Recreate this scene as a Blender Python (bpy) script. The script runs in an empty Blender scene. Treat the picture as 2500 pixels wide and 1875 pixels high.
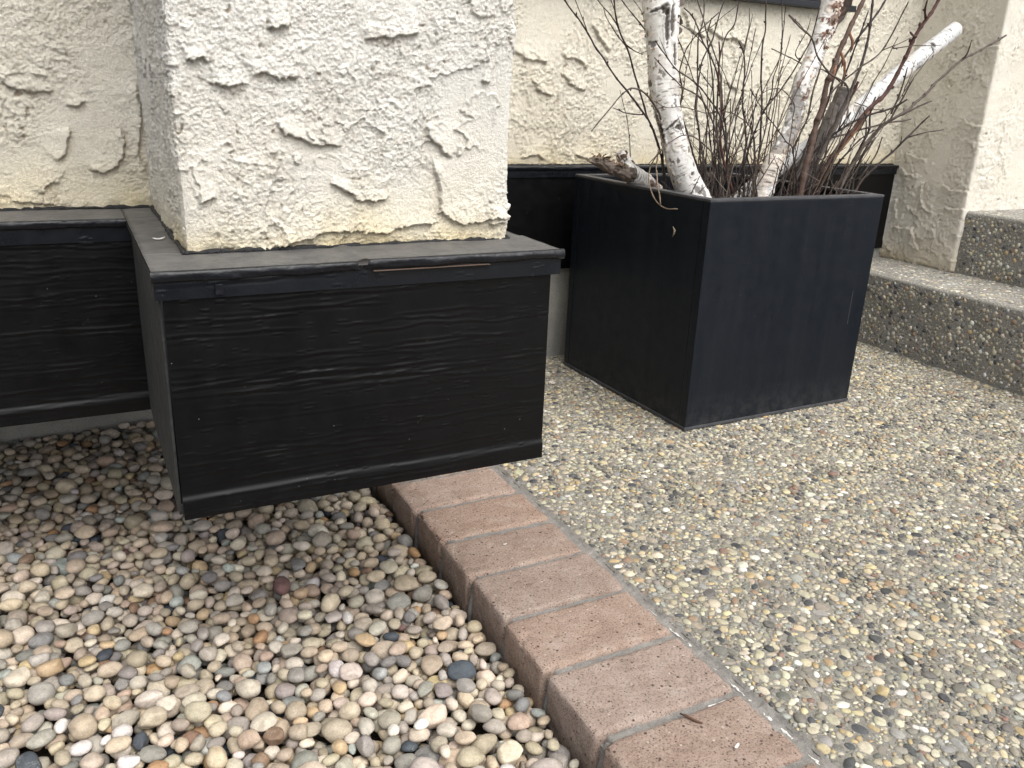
import bpy, math, random
import numpy as np
from mathutils import Matrix, Vector

# ------------------------------------------------------------------ camera, light, exposure
sc = bpy.context.scene
COL = sc.collection
CAM = {'loc': [0, 0, 0.58], 'right': [0.8902737, -0.4537499, 0.0390362], 'up': [0.1167994, 0.3103279, 0.943427],
       'fwd': [0.4401939, 0.8353488, -0.3292744], 'lens': 29.4254}
cd = bpy.data.cameras.new('camera'); co = bpy.data.objects.new('camera', cd); COL.objects.link(co)
R_, U_, F_ = CAM['right'], CAM['up'], CAM['fwd']
co.matrix_world = Matrix(((R_[0], U_[0], -F_[0], CAM['loc'][0]), (R_[1], U_[1], -F_[1], CAM['loc'][1]),
                          (R_[2], U_[2], -F_[2], CAM['loc'][2]), (0, 0, 0, 1)))
cd.sensor_width = 36; cd.lens = CAM['lens']; cd.clip_start = 0.02; cd.clip_end = 500
sc.camera = co

SUN_EL, SUN_AZ = math.radians(56), math.radians(-78)      # azimuth of the sun seen from the scene, from +X towards +Y
w = bpy.data.worlds.new('World'); sc.world = w; w.use_nodes = True
nt = w.node_tree; bg = nt.nodes['Background']
sky = nt.nodes.new('ShaderNodeTexSky'); sky.sky_type = 'NISHITA'; sky.sun_disc = False
sky.sun_elevation = SUN_EL; sky.sun_rotation = math.pi / 2 - SUN_AZ
sky.air_density = 0.9; sky.dust_density = 5.0; sky.ozone_density = 0.6; sky.altitude = 100
hs = nt.nodes.new('ShaderNodeHueSaturation'); hs.inputs['Saturation'].default_value = 0.35
nt.links.new(sky.outputs[0], hs.inputs['Color']); nt.links.new(hs.outputs[0], bg.inputs[0])
bg.inputs[1].default_value = 0.15
sd = bpy.data.lights.new('sun', 'SUN'); sd.energy = 1.5; sd.angle = math.radians(68); sd.color = (1, 0.98, 0.94)
so = bpy.data.objects.new('sun', sd); COL.objects.link(so)
sdir = Vector((math.cos(SUN_EL) * math.cos(SUN_AZ), math.cos(SUN_EL) * math.sin(SUN_AZ), math.sin(SUN_EL)))
so.rotation_euler = sdir.to_track_quat('Z', 'Y').to_euler(); so.location = (0, -3, 6)
sc.view_settings.view_transform = 'Standard'; sc.view_settings.look = 'None'
sc.view_settings.gamma = 1; sc.view_settings.use_curve_mapping = False
sc.view_settings.exposure = 0.68

TWIGS={'L1': [[[0.6711, 1.16, 0.7198, 0.0009], [0.6832, 1.1791, 0.7117, 0.001], [0.7395, 1.1989, 0.6699, 0.0011], [0.7749, 1.218, 0.6455, 0.0012], [0.8213, 1.2371, 0.6107, 0.0013], [0.8804, 1.2569, 0.5713, 0.0015], [0.928, 1.276, 0.5371, 0.0016], [0.9599, 1.2951, 0.5075, 0.0017], [0.9941, 1.3149, 0.4669, 0.0018], [1.022, 1.334, 0.4089, 0.002], [1.0449, 1.334, 0.3132, 0.0021]], [[0.6902, 1.1699, 0.7221, 0.0004], [0.7192, 1.1844, 0.6879, 0.0006], [0.7395, 1.1989, 0.6699, 0.0008]], [[0.8282, 1.247, 0.5614, 0.0006], [0.8607, 1.2569, 0.5539, 0.0008], [0.8973, 1.2661, 0.551, 0.001], [0.9123, 1.276, 0.5522, 0.0012]]], 'L2': [[[0.906, 1.392, 0.7557, 0.0013], [0.9176, 1.3862, 0.6983, 0.0014], [0.9373, 1.3804, 0.6624, 0.0015], [0.9622, 1.3746, 0.6049, 0.0015], [0.9848, 1.3688, 0.5504, 0.0016], [0.9918, 1.363, 0.5319, 0.0017], [1.0104, 1.3572, 0.4942, 0.0018], [1.022, 1.3514, 0.4512, 0.0019], [1.0243, 1.3456, 0.4077, 0.002], [1.0268, 1.3456, 0.3132, 0.0021]], [[0.8451, 1.3572, 0.7465, 0.0005], [0.8584, 1.3671, 0.7378, 0.0007], [0.9013, 1.3763, 0.7099, 0.0009], [0.9187, 1.3862, 0.6977, 0.001]], [[0.8741, 1.3572, 0.7488, 0.0005], [0.9036, 1.3717, 0.714, 0.0008], [0.917, 1.3862, 0.7006, 0.001]], [[0.9524, 1.3514, 0.6537, 0.0006], [0.9419, 1.3659, 0.66, 0.0008], [0.9361, 1.3804, 0.6687, 0.0011]], [[0.8619, 1.3514, 0.7244, 0.0006], [0.881, 1.3613, 0.7035, 0.0007], [0.9147, 1.3705, 0.678, 0.0009], [0.9338, 1.3804, 0.6687, 0.0011]]], 'L3': [[[0.935, 1.421, 0.7563, 0.0009], [0.9547, 1.4036, 0.7279, 0.001], [0.975, 1.3862, 0.7001, 0.0011], [0.9964, 1.3688, 0.656, 0.0012], [1.0237, 1.3514, 0.5707, 0.0012], [1.0562, 1.334, 0.4083, 0.0013], [1.0657, 1.334, 0.3132, 0.0014]], [[0.9176, 1.3572, 0.7499, 0.0004], [0.9587, 1.3717, 0.7244, 0.0006], [0.9814, 1.3862, 0.6937, 0.0008]]], 'ARCH': [[[0.7691, 1.218, 0.5237, 0.0009], [0.8004, 1.2284, 0.5516, 0.001], [0.8306, 1.2389, 0.5765, 0.0011], [0.8549, 1.2493, 0.5893, 0.0012], [0.8775, 1.2598, 0.5933, 0.0013], [0.9042, 1.2702, 0.5887, 0.0014], [0.9297, 1.2806, 0.5765, 0.0015], [0.9576, 1.2911, 0.5527, 0.0016], [0.9756, 1.3015, 0.5255, 0.0017], [0.9906, 1.312, 0.4785, 0.0018], [1.0109, 1.3224, 0.4153, 0.0019], [1.0273, 1.3224, 0.3132, 0.002]]], 'THIN1': [[[0.9553, 1.421, 0.5922, 0.0005], [0.9796, 1.4309, 0.5498, 0.0006], [0.9999, 1.4401, 0.5058, 0.0007], [1.015, 1.45, 0.4599, 0.0008]]], 'ARC2': [[[0.8886, 1.218, 0.471, 0.0007], [0.9245, 1.2226, 0.5011, 0.0008], [0.9651, 1.2279, 0.5197, 0.0009], [1.0046, 1.2325, 0.5121, 0.001], [1.044, 1.2371, 0.4895, 0.0011], [1.08, 1.2424, 0.4611, 0.0012], [1.1037, 1.247, 0.4182, 0.0013], [1.1328, 1.247, 0.3132, 0.0014]], [[0.9268, 1.1989, 0.5556, 0.0003], [0.9495, 1.2134, 0.5301, 0.0005], [0.9663, 1.2279, 0.5197, 0.0007]]], 'C1': [[[0.9999, 1.305, 0.732, 0.001], [1.0225, 1.3015, 0.7146, 0.0011], [1.0417, 1.298, 0.6832, 0.0012], [1.0568, 1.294, 0.6624, 0.0013], [1.0771, 1.2905, 0.6281, 0.0014], [1.0875, 1.287, 0.5968, 0.0015], [1.1008, 1.2835, 0.5516, 0.0016], [1.1113, 1.2795, 0.5052, 0.0017], [1.1264, 1.276, 0.4118, 0.0019], [1.1343, 1.276, 0.3132, 0.0019]], [[0.9587, 1.265, 0.7041, 0.0005], [1.008, 1.2748, 0.6873, 0.0007], [1.0452, 1.2847, 0.6658, 0.0008], [1.0602, 1.294, 0.6583, 0.001]]], 'CARC': [[[1.033, 1.247, 0.7238, 0.0009], [1.0034, 1.2534, 0.6966, 0.0009], [0.9819, 1.2598, 0.6664, 0.001], [0.9756, 1.2661, 0.6363, 0.0011], [0.9819, 1.2725, 0.6154, 0.0011], [0.9953, 1.2795, 0.5939, 0.0012], [0.9999, 1.2859, 0.5649, 0.0013], [1.0231, 1.2922, 0.5266, 0.0014], [1.0579, 1.2986, 0.4681, 0.0015], [1.0968, 1.305, 0.4089, 0.0016], [1.1282, 1.305, 0.3132, 0.0017]], [[1.0527, 1.2244, 0.7372, 0.0004], [1.0353, 1.2342, 0.7204, 0.0005], [1.0179, 1.2435, 0.7012, 0.0006], [0.9964, 1.2534, 0.6879, 0.0007]]], 'C2': [[[1.138, 1.363, 0.7702, 0.0011], [1.1345, 1.3601, 0.7569, 0.0012], [1.1258, 1.3572, 0.7354, 0.0012], [1.1153, 1.3543, 0.7076, 0.0013], [1.1072, 1.3514, 0.6821, 0.0013], [1.0881, 1.3485, 0.6467, 0.0013], [1.0823, 1.3456, 0.6073, 0.0014], [1.08, 1.3427, 0.5609, 0.0014], [1.0939, 1.3398, 0.5133, 0.0015], [1.102, 1.3369, 0.4646, 0.0016], [1.1171, 1.334, 0.4077, 0.0016], [1.1296, 1.334, 0.3132, 0.0017]]], 'C3': [[[1.109, 1.392, 0.7702, 0.0012], [1.113, 1.3879, 0.7296, 0.0013], [1.1014, 1.3839, 0.6896, 0.0014], [1.1043, 1.3798, 0.6432, 0.0015], [1.1061, 1.3752, 0.5962, 0.0015], [1.1078, 1.3711, 0.5481, 0.0016], [1.1275, 1.3671, 0.4797, 0.0017], [1.1519, 1.363, 0.4037, 0.0018], [1.1664, 1.363, 0.3132, 0.0019]], [[1.1032, 1.3508, 0.6821, 0.0006], [1.1014, 1.3653, 0.6479, 0.0008], [1.1049, 1.3798, 0.6293, 0.0011]]], 'C4': [[[1.1472, 1.334, 0.7691, 0.0011], [1.1397, 1.3299, 0.7175, 0.0012], [1.1206, 1.3259, 0.696, 0.0013], [1.1072, 1.3218, 0.6589, 0.0014], [1.1066, 1.3172, 0.62, 0.0015], [1.1078, 1.3131, 0.5504, 0.0016], [1.1148, 1.3091, 0.5034, 0.0018], [1.1316, 1.305, 0.4106, 0.0019], [1.1404, 1.305, 0.3132, 0.002]], [[1.1049, 1.2801, 0.529, 0.0007], [1.1078, 1.2946, 0.5092, 0.001], [1.1182, 1.3091, 0.4913, 0.0013]]], 'C5': [[[1.0626, 1.276, 0.6798, 0.0012], [1.0678, 1.276, 0.656, 0.0014], [1.0707, 1.276, 0.6189, 0.0015], [1.0858, 1.276, 0.5701, 0.0018], [1.0892, 1.276, 0.529, 0.0019], [1.1026, 1.276, 0.482, 0.0022], [1.1362, 1.276, 0.4118, 0.0024], [1.1599, 1.276, 0.3132, 0.0025]], [[1.08, 1.247, 0.5841, 0.0007], [1.0829, 1.2615, 0.5678, 0.001], [1.0869, 1.276, 0.5609, 0.0013]]], 'C6': [[[0.8398, 1.16, 0.6641, 0.0008], [0.8717, 1.1687, 0.6421, 0.0009], [0.9013, 1.1774, 0.6241, 0.0009], [0.9483, 1.1861, 0.6061, 0.001], [0.9866, 1.1948, 0.5823, 0.0011], [1.0237, 1.2035, 0.5533, 0.0012], [1.0498, 1.2122, 0.5092, 0.0013], [1.0678, 1.2209, 0.4634, 0.0014], [1.0701, 1.2296, 0.4182, 0.0015], [1.0728, 1.2296, 0.3132, 0.0016]], [[0.8317, 1.1397, 0.6676, 0.0003], [0.8514, 1.1542, 0.656, 0.0005], [0.8729, 1.1687, 0.6415, 0.0006]]], 'C7': [[[0.8613, 1.189, 0.6409, 0.0008], [0.9019, 1.1971, 0.616, 0.0009], [0.9373, 1.2058, 0.5991, 0.001], [0.979, 1.2139, 0.5858, 0.0011], [1.0121, 1.2221, 0.5609, 0.0012], [1.0382, 1.2302, 0.5301, 0.0013], [1.0643, 1.2389, 0.4849, 0.0014], [1.0881, 1.247, 0.4159, 0.0015], [1.1058, 1.247, 0.3132, 0.0016]]], 'C8': [[[1.0359, 1.363, 0.6873, 0.0008], [1.0504, 1.3584, 0.6635, 0.0009], [1.0782, 1.3531, 0.6142, 0.0009], [1.0892, 1.3485, 0.5962, 0.001], [1.1107, 1.3439, 0.5493, 0.0011], [1.1304, 1.3386, 0.4768, 0.0012], [1.1472, 1.334, 0.4043, 0.0012], [1.1578, 1.334, 0.3132, 0.0013]]], 'C9': [[[1.113, 1.421, 0.7726, 0.001], [1.131, 1.4169, 0.7372, 0.0011], [1.1432, 1.4129, 0.7047, 0.0011], [1.1629, 1.4088, 0.6705, 0.0012], [1.1815, 1.4042, 0.6351, 0.0013], [1.1907, 1.4001, 0.5742, 0.0014], [1.182, 1.3961, 0.4982, 0.0015], [1.1832, 1.392, 0.3996, 0.0016], [1.1837, 1.392, 0.3132, 0.0016]]], 'C10': [[[1.0394, 1.276, 0.7169, 0.0009], [1.0359, 1.276, 0.6827, 0.001], [1.0573, 1.276, 0.6183, 0.0012], [1.0701, 1.276, 0.5516, 0.0014], [1.084, 1.276, 0.482, 0.0015], [1.1037, 1.276, 0.4118, 0.0017], [1.1176, 1.276, 0.3132, 0.0018]], [[0.9953, 1.247, 0.6583, 0.0005], [1.0069, 1.2569, 0.6334, 0.0006], [1.0347, 1.2661, 0.6131, 0.0008], [1.0597, 1.276, 0.6009, 0.0009]]], 'M1': [[[1.1594, 1.334, 0.6873, 0.0011], [1.1722, 1.3294, 0.6624, 0.0013], [1.1745, 1.3241, 0.6229, 0.0014], [1.1751, 1.3195, 0.5759, 0.0016], [1.189, 1.3149, 0.5162, 0.0017], [1.1878, 1.3096, 0.4669, 0.0019], [1.1936, 1.305, 0.4072, 0.0021], [1.1982, 1.305, 0.3132, 0.0022]], [[1.1467, 1.3004, 0.743, 0.0005], [1.1577, 1.3096, 0.7175, 0.0006], [1.1629, 1.3195, 0.6734, 0.0008], [1.1733, 1.3294, 0.66, 0.0009]]], 'M2': [[[1.2888, 1.421, 0.7871, 0.0013], [1.2922, 1.4129, 0.7267, 0.0015], [1.283, 1.4042, 0.6769, 0.0016], [1.2888, 1.3961, 0.602, 0.0018], [1.2882, 1.3879, 0.5643, 0.0019], [1.2893, 1.3798, 0.4744, 0.0021], [1.2818, 1.3711, 0.4356, 0.0022], [1.2702, 1.363, 0.399, 0.0023], [1.2566, 1.363, 0.3132, 0.0024]], [[1.2737, 1.3589, 0.7813, 0.0008], [1.298, 1.3659, 0.6815, 0.0009], [1.2946, 1.3734, 0.6276, 0.0011], [1.3015, 1.3804, 0.5904, 0.0013], [1.2922, 1.3879, 0.562, 0.0014]], [[1.3044, 1.3752, 0.7685, 0.0006], [1.3201, 1.3897, 0.7151, 0.0009], [1.3352, 1.4042, 0.6722, 0.0012]]], 'M3': [[[1.2957, 1.276, 0.7523, 0.0011], [1.2922, 1.2841, 0.6983, 0.0012], [1.276, 1.2928, 0.6554, 0.0013], [1.2609, 1.3009, 0.6171, 0.0014], [1.2273, 1.3091, 0.5707, 0.0015], [1.2128, 1.3172, 0.5284, 0.0016], [1.2076, 1.3259, 0.4831, 0.0017], [1.2076, 1.334, 0.406, 0.0018], [1.2076, 1.334, 0.3132, 0.0019]], [[1.2, 1.2551, 0.7331, 0.0005], [1.2429, 1.2696, 0.7192, 0.0007], [1.2917, 1.2841, 0.7001, 0.0009]], [[1.2638, 1.2638, 0.7314, 0.0005], [1.2656, 1.2731, 0.7076, 0.0007], [1.2557, 1.283, 0.6728, 0.0008], [1.2789, 1.2928, 0.6583, 0.001]]], 'M4': [[[1.044, 1.16, 0.602, 0.0007], [1.0817, 1.1699, 0.573, 0.0008], [1.1264, 1.1791, 0.5435, 0.0009], [1.1722, 1.189, 0.5145, 0.001], [1.2006, 1.1989, 0.5, 0.0011], [1.2244, 1.2081, 0.464, 0.0011], [1.247, 1.218, 0.4164, 0.0012], [1.2716, 1.218, 0.3132, 0.0013]], [[1.0359, 1.1501, 0.5997, 0.0003], [1.051, 1.1646, 0.5556, 0.0005], [1.0794, 1.1791, 0.5336, 0.0007]]], 'M5': [[[1.0933, 1.189, 0.5904, 0.0006], [1.1223, 1.1931, 0.602, 0.0007], [1.1507, 1.1971, 0.6032, 0.0008], [1.1791, 1.2012, 0.5904, 0.0008], [1.196, 1.2058, 0.573, 0.0009], [1.2018, 1.2099, 0.5342, 0.0009], [1.2041, 1.2139, 0.4756, 0.001], [1.2064, 1.218, 0.417, 0.0011], [1.2085, 1.218, 0.3132, 0.0011]]], 'M6': [[[0.9326, 1.276, 0.5742, 0.0006], [0.9622, 1.276, 0.5643, 0.0007], [0.9964, 1.276, 0.5655, 0.0007], [1.0568, 1.276, 0.558, 0.0008], [1.0962, 1.276, 0.5609, 0.0008], [1.1252, 1.276, 0.5551, 0.0009], [1.1606, 1.276, 0.5348, 0.001], [1.1809, 1.276, 0.4942, 0.001], [1.1954, 1.276, 0.4106, 0.0011], [1.2038, 1.276, 0.3132, 0.0011]]], 'M7': [[[1.3746, 1.392, 0.6415, 0.0012], [1.3601, 1.392, 0.5841, 0.0013], [1.3439, 1.392, 0.5371, 0.0014], [1.3352, 1.392, 0.4866, 0.0015], [1.3149, 1.392, 0.4385, 0.0015], [1.3044, 1.392, 0.395, 0.0016], [1.2946, 1.392, 0.3132, 0.0017]]], 'M8': [[[1.2052, 1.392, 0.5846, 0.0007], [1.2157, 1.399, 0.5493, 0.0009], [1.2284, 1.4065, 0.4982, 0.001], [1.247, 1.414, 0.4449, 0.0012], [1.2725, 1.421, 0.3921, 0.0013], [1.2916, 1.421, 0.3132, 0.0014]]], 'M9': [[[1.2441, 1.334, 0.616, 0.0007], [1.2516, 1.334, 0.5655, 0.0008], [1.254, 1.334, 0.5156, 0.001], [1.2366, 1.334, 0.4779, 0.0011], [1.229, 1.334, 0.4031, 0.0013], [1.2245, 1.334, 0.3132, 0.0013]], [[1.2522, 1.305, 0.598, 0.0004], [1.2661, 1.3149, 0.5545, 0.0006], [1.2783, 1.3241, 0.504, 0.0007], [1.2528, 1.334, 0.4652, 0.0009]]], 'M10': [[[1.113, 1.218, 0.5614, 0.0006], [1.1217, 1.225, 0.5319, 0.0008], [1.1235, 1.2325, 0.4855, 0.0009], [1.149, 1.24, 0.4495, 0.0011], [1.1681, 1.247, 0.4147, 0.0012], [1.196, 1.247, 0.3132, 0.0013]], [[1.1548, 1.2035, 0.5133, 0.0004], [1.1333, 1.2134, 0.5075, 0.0005], [1.0979, 1.2226, 0.4953, 0.0006], [1.0834, 1.2325, 0.4831, 0.0007]]], 'M11': [[[0.9959, 1.247, 0.511, 0.0005], [1.0283, 1.254, 0.4878, 0.0006], [1.0533, 1.2615, 0.4594, 0.0008], [1.0713, 1.269, 0.4228, 0.0009], [1.0852, 1.276, 0.4101, 0.001], [1.1336, 1.276, 0.3132, 0.0011]]], 'R0': [[[1.2441, 1.334, 0.678, 0.0008], [1.283, 1.3375, 0.6705, 0.0009], [1.327, 1.341, 0.6589, 0.001], [1.3682, 1.345, 0.6508, 0.0011], [1.4175, 1.3485, 0.6432, 0.0011], [1.4778, 1.352, 0.6096, 0.0012], [1.4813, 1.356, 0.5307, 0.0013], [1.4454, 1.3595, 0.4489, 0.0013], [1.4222, 1.363, 0.3967, 0.0014], [1.4036, 1.363, 0.3132, 0.0014]]], 'R1': [[[1.595, 1.247, 0.8062, 0.0029], [1.5747, 1.2499, 0.7668, 0.0032], [1.5451, 1.2528, 0.7233, 0.0034], [1.5306, 1.2557, 0.6809, 0.0036], [1.5144, 1.2586, 0.6409, 0.0038], [1.4923, 1.2615, 0.6032, 0.004], [1.45, 1.2644, 0.569, 0.0042], [1.4309, 1.2673, 0.5382, 0.0044], [1.3949, 1.2702, 0.4971, 0.0046], [1.3688, 1.2731, 0.4524, 0.0048], [1.3566, 1.276, 0.4106, 0.005], [1.3424, 1.276, 0.3132, 0.0053]], [[1.5208, 1.2209, 0.7859, 0.0012], [1.5341, 1.2354, 0.7633, 0.0018], [1.559, 1.2499, 0.7499, 0.0024]], [[1.4894, 1.2238, 0.7204, 0.0013], [1.5161, 1.2383, 0.7163, 0.0019], [1.5451, 1.2528, 0.7157, 0.0025]]], 'R2': [[[1.8577, 1.276, 0.7389, 0.0021], [1.78, 1.2731, 0.7047, 0.0022], [1.7255, 1.2702, 0.6844, 0.0023], [1.6623, 1.2673, 0.6438, 0.0025], [1.6107, 1.2644, 0.6038, 0.0026], [1.5677, 1.2615, 0.5754, 0.0027], [1.5045, 1.2586, 0.5464, 0.0028], [1.4552, 1.2557, 0.5087, 0.0029], [1.4378, 1.2528, 0.4849, 0.003], [1.4129, 1.2499, 0.4507, 0.0032], [1.3937, 1.247, 0.4135, 0.0033], [1.3679, 1.247, 0.3132, 0.0035]], [[1.6988, 1.2412, 0.718, 0.0009], [1.7151, 1.2557, 0.6972, 0.0013], [1.7255, 1.2702, 0.6844, 0.0018]], [[1.5306, 1.2296, 0.638, 0.0011], [1.5283, 1.2441, 0.6015, 0.0016], [1.5179, 1.2586, 0.5539, 0.0021]], [[1.5074, 1.2296, 0.6566, 0.0011], [1.5161, 1.2441, 0.6078, 0.0016], [1.519, 1.2586, 0.5672, 0.0021]]], 'R3': [[[1.4622, 1.218, 0.772, 0.0012], [1.4581, 1.2325, 0.7296, 0.0013], [1.4483, 1.247, 0.6856, 0.0014], [1.4071, 1.2615, 0.649, 0.0015], [1.3816, 1.276, 0.6223, 0.0017], [1.3584, 1.2905, 0.5823, 0.0018], [1.3555, 1.305, 0.5348, 0.0019], [1.3526, 1.3195, 0.4791, 0.002], [1.3433, 1.334, 0.4043, 0.0022], [1.3376, 1.334, 0.3132, 0.0023]], [[1.49, 1.218, 0.7111, 0.0006], [1.4587, 1.2325, 0.6925, 0.0008], [1.4465, 1.247, 0.6844, 0.0011]], [[1.5788, 1.218, 0.7018, 0.0006], [1.5219, 1.2325, 0.6977, 0.0008], [1.4767, 1.247, 0.6908, 0.0011]]], 'R4': [[[1.6089, 1.392, 0.8079, 0.002], [1.5695, 1.3885, 0.761, 0.0021], [1.5289, 1.385, 0.7169, 0.0021], [1.4935, 1.381, 0.6774, 0.0022], [1.4686, 1.3775, 0.6351, 0.0023], [1.4564, 1.374, 0.5823, 0.0024], [1.4262, 1.37, 0.5185, 0.0025], [1.4048, 1.3665, 0.4576, 0.0025], [1.3874, 1.363, 0.4037, 0.0026], [1.3728, 1.363, 0.3132, 0.0028]]], 'R5': [[[1.4947, 1.334, 0.7946, 0.0023], [1.4923, 1.3265, 0.7424, 0.0025], [1.4831, 1.3195, 0.6861, 0.0026], [1.4651, 1.312, 0.645, 0.0028], [1.4384, 1.305, 0.5974, 0.0029], [1.4175, 1.298, 0.5701, 0.0031], [1.3827, 1.2905, 0.5156, 0.0032], [1.3537, 1.2835, 0.482, 0.0033], [1.3259, 1.276, 0.4217, 0.0034], [1.3009, 1.276, 0.3132, 0.0036]], [[1.4251, 1.276, 0.7575, 0.0012], [1.4198, 1.2859, 0.7076, 0.0015], [1.4169, 1.2951, 0.6624, 0.0018], [1.4146, 1.305, 0.6165, 0.0022]]], 'R6': [[[1.4111, 1.276, 0.7842, 0.004], [1.3856, 1.2714, 0.7418, 0.0042], [1.3688, 1.2667, 0.7128, 0.0044], [1.3485, 1.2621, 0.6774, 0.0046], [1.3357, 1.2574, 0.6519, 0.0049], [1.3195, 1.2528, 0.62, 0.0051], [1.3137, 1.2482, 0.5817, 0.0053], [1.2992, 1.2435, 0.5435, 0.0055], [1.2888, 1.2389, 0.5052, 0.0058], [1.2777, 1.2342, 0.4698, 0.006], [1.2696, 1.2296, 0.4205, 0.0062], [1.2608, 1.2296, 0.3132, 0.0065]]], 'R7': [[[1.1652, 1.218, 0.7279, 0.0012], [1.2012, 1.2215, 0.7093, 0.0013], [1.2337, 1.2244, 0.6943, 0.0014], [1.2609, 1.2279, 0.6629, 0.0015], [1.3021, 1.2308, 0.6351, 0.0015], [1.345, 1.2342, 0.6212, 0.0016], [1.3642, 1.2371, 0.5962, 0.0017], [1.3439, 1.2406, 0.5382, 0.0018], [1.3212, 1.2435, 0.4855, 0.0018], [1.3108, 1.247, 0.4182, 0.0019], [1.3027, 1.247, 0.3132, 0.002]]], 'R8': [[[1.5068, 1.16, 0.5962, 0.0014], [1.4755, 1.1791, 0.5759, 0.0016], [1.4546, 1.1989, 0.5585, 0.0018], [1.4425, 1.218, 0.5411, 0.0019], [1.4372, 1.2371, 0.4965, 0.0022], [1.4436, 1.2569, 0.457, 0.0024], [1.461, 1.276, 0.4124, 0.0026], [1.4803, 1.276, 0.3132, 0.0027]]], 'R9': [[[1.5457, 1.189, 0.5672, 0.0014], [1.5271, 1.1971, 0.5435, 0.0016], [1.4964, 1.2052, 0.5092, 0.0019], [1.472, 1.2134, 0.4849, 0.0021], [1.4407, 1.2215, 0.4501, 0.0023], [1.4222, 1.2296, 0.4217, 0.0025], [1.3867, 1.2296, 0.3132, 0.0027]], [[1.5788, 1.1762, 0.5423, 0.0008], [1.5329, 1.1907, 0.5324, 0.0011], [1.5126, 1.2052, 0.5226, 0.0014]], [[1.4604, 1.1762, 0.5272, 0.0007], [1.4796, 1.1907, 0.5133, 0.0011], [1.4918, 1.2052, 0.5075, 0.0014]]], 'R10': [[[1.5312, 1.218, 0.5591, 0.0012], [1.4929, 1.2371, 0.551, 0.0014], [1.4581, 1.2569, 0.5394, 0.0016], [1.4146, 1.276, 0.5237, 0.0018], [1.3891, 1.2951, 0.5121, 0.002], [1.3688, 1.3149, 0.4727, 0.0022], [1.3717, 1.334, 0.4106, 0.0024], [1.374, 1.334, 0.3132, 0.0025]]], 'R11': [[[1.4738, 1.189, 0.5962, 0.0016], [1.4558, 1.2081, 0.5794, 0.0018], [1.4187, 1.2279, 0.5632, 0.002], [1.3874, 1.247, 0.5452, 0.0022], [1.3659, 1.2661, 0.5203, 0.0024], [1.3421, 1.2859, 0.482, 0.0027], [1.3323, 1.305, 0.4147, 0.0029], [1.3248, 1.305, 0.3132, 0.003]], [[1.3781, 1.2371, 0.5678, 0.001], [1.3816, 1.2516, 0.551, 0.0014], [1.3845, 1.2661, 0.5342, 0.0018]]], 'R12': [[[1.4227, 1.247, 0.5788, 0.001], [1.4448, 1.254, 0.5522, 0.0012], [1.4564, 1.2615, 0.5185, 0.0014], [1.45, 1.269, 0.4663, 0.0016], [1.4407, 1.276, 0.413, 0.0018], [1.432, 1.276, 0.3132, 0.0019]]], 'R13': [[[1.457, 1.218, 0.5243, 0.0012], [1.4581, 1.2279, 0.4872, 0.0015], [1.443, 1.2371, 0.4518, 0.0018], [1.443, 1.247, 0.4164, 0.0022], [1.443, 1.247, 0.3132, 0.0023]], [[1.4204, 1.2081, 0.4884, 0.0007], [1.4268, 1.2226, 0.4704, 0.001], [1.4285, 1.2371, 0.4518, 0.0014]]], 'R14': [[[1.374, 1.16, 0.5429, 0.0009], [1.3491, 1.1745, 0.5226, 0.0012], [1.327, 1.189, 0.4895, 0.0014], [1.3212, 1.2035, 0.4623, 0.0016], [1.3369, 1.218, 0.4211, 0.0019], [1.3574, 1.218, 0.3132, 0.002]]], 'R15': [[[1.4744, 1.392, 0.7441, 0.0017], [1.4494, 1.392, 0.6989, 0.0018], [1.4419, 1.392, 0.6647, 0.0018], [1.4268, 1.392, 0.5951, 0.0019], [1.4222, 1.392, 0.5458, 0.002], [1.3978, 1.392, 0.4918, 0.0021], [1.399, 1.392, 0.4373, 0.0022], [1.3961, 1.392, 0.4002, 0.0022], [1.3927, 1.392, 0.3132, 0.0024]]], 'R16': [[[1.4935, 1.334, 0.6293, 0.0029], [1.4865, 1.3456, 0.5841, 0.0034], [1.4767, 1.3572, 0.5481, 0.0039], [1.4668, 1.3688, 0.5121, 0.0044], [1.45, 1.3804, 0.4565, 0.0049], [1.4425, 1.392, 0.3996, 0.0054], [1.4367, 1.392, 0.3132, 0.0057]]], 'R17': [[[1.2986, 1.16, 0.587, 0.0007], [1.3526, 1.1646, 0.5765, 0.0008], [1.3914, 1.1699, 0.5742, 0.0009], [1.4059, 1.1745, 0.5585, 0.001], [1.3908, 1.1791, 0.5295, 0.0011], [1.3589, 1.1844, 0.4901, 0.0012], [1.352, 1.189, 0.424, 0.0013], [1.3461, 1.189, 0.3132, 0.0014]]], 'R18': [[[1.5869, 1.363, 0.6009, 0.0017], [1.5846, 1.3688, 0.5719, 0.002], [1.5973, 1.3746, 0.5278, 0.0023], [1.5822, 1.3804, 0.4826, 0.0025], [1.5672, 1.3862, 0.4367, 0.0028], [1.5718, 1.392, 0.3979, 0.003], [1.5769, 1.392, 0.3132, 0.0032]]], 'R19': [[[1.5399, 1.305, 0.5203, 0.0017], [1.5248, 1.312, 0.4878, 0.0021], [1.4987, 1.3195, 0.4582, 0.0025], [1.4825, 1.3265, 0.4286, 0.0029], [1.4755, 1.334, 0.4019, 0.0033], [1.4639, 1.334, 0.3132, 0.0035]]]}
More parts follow.
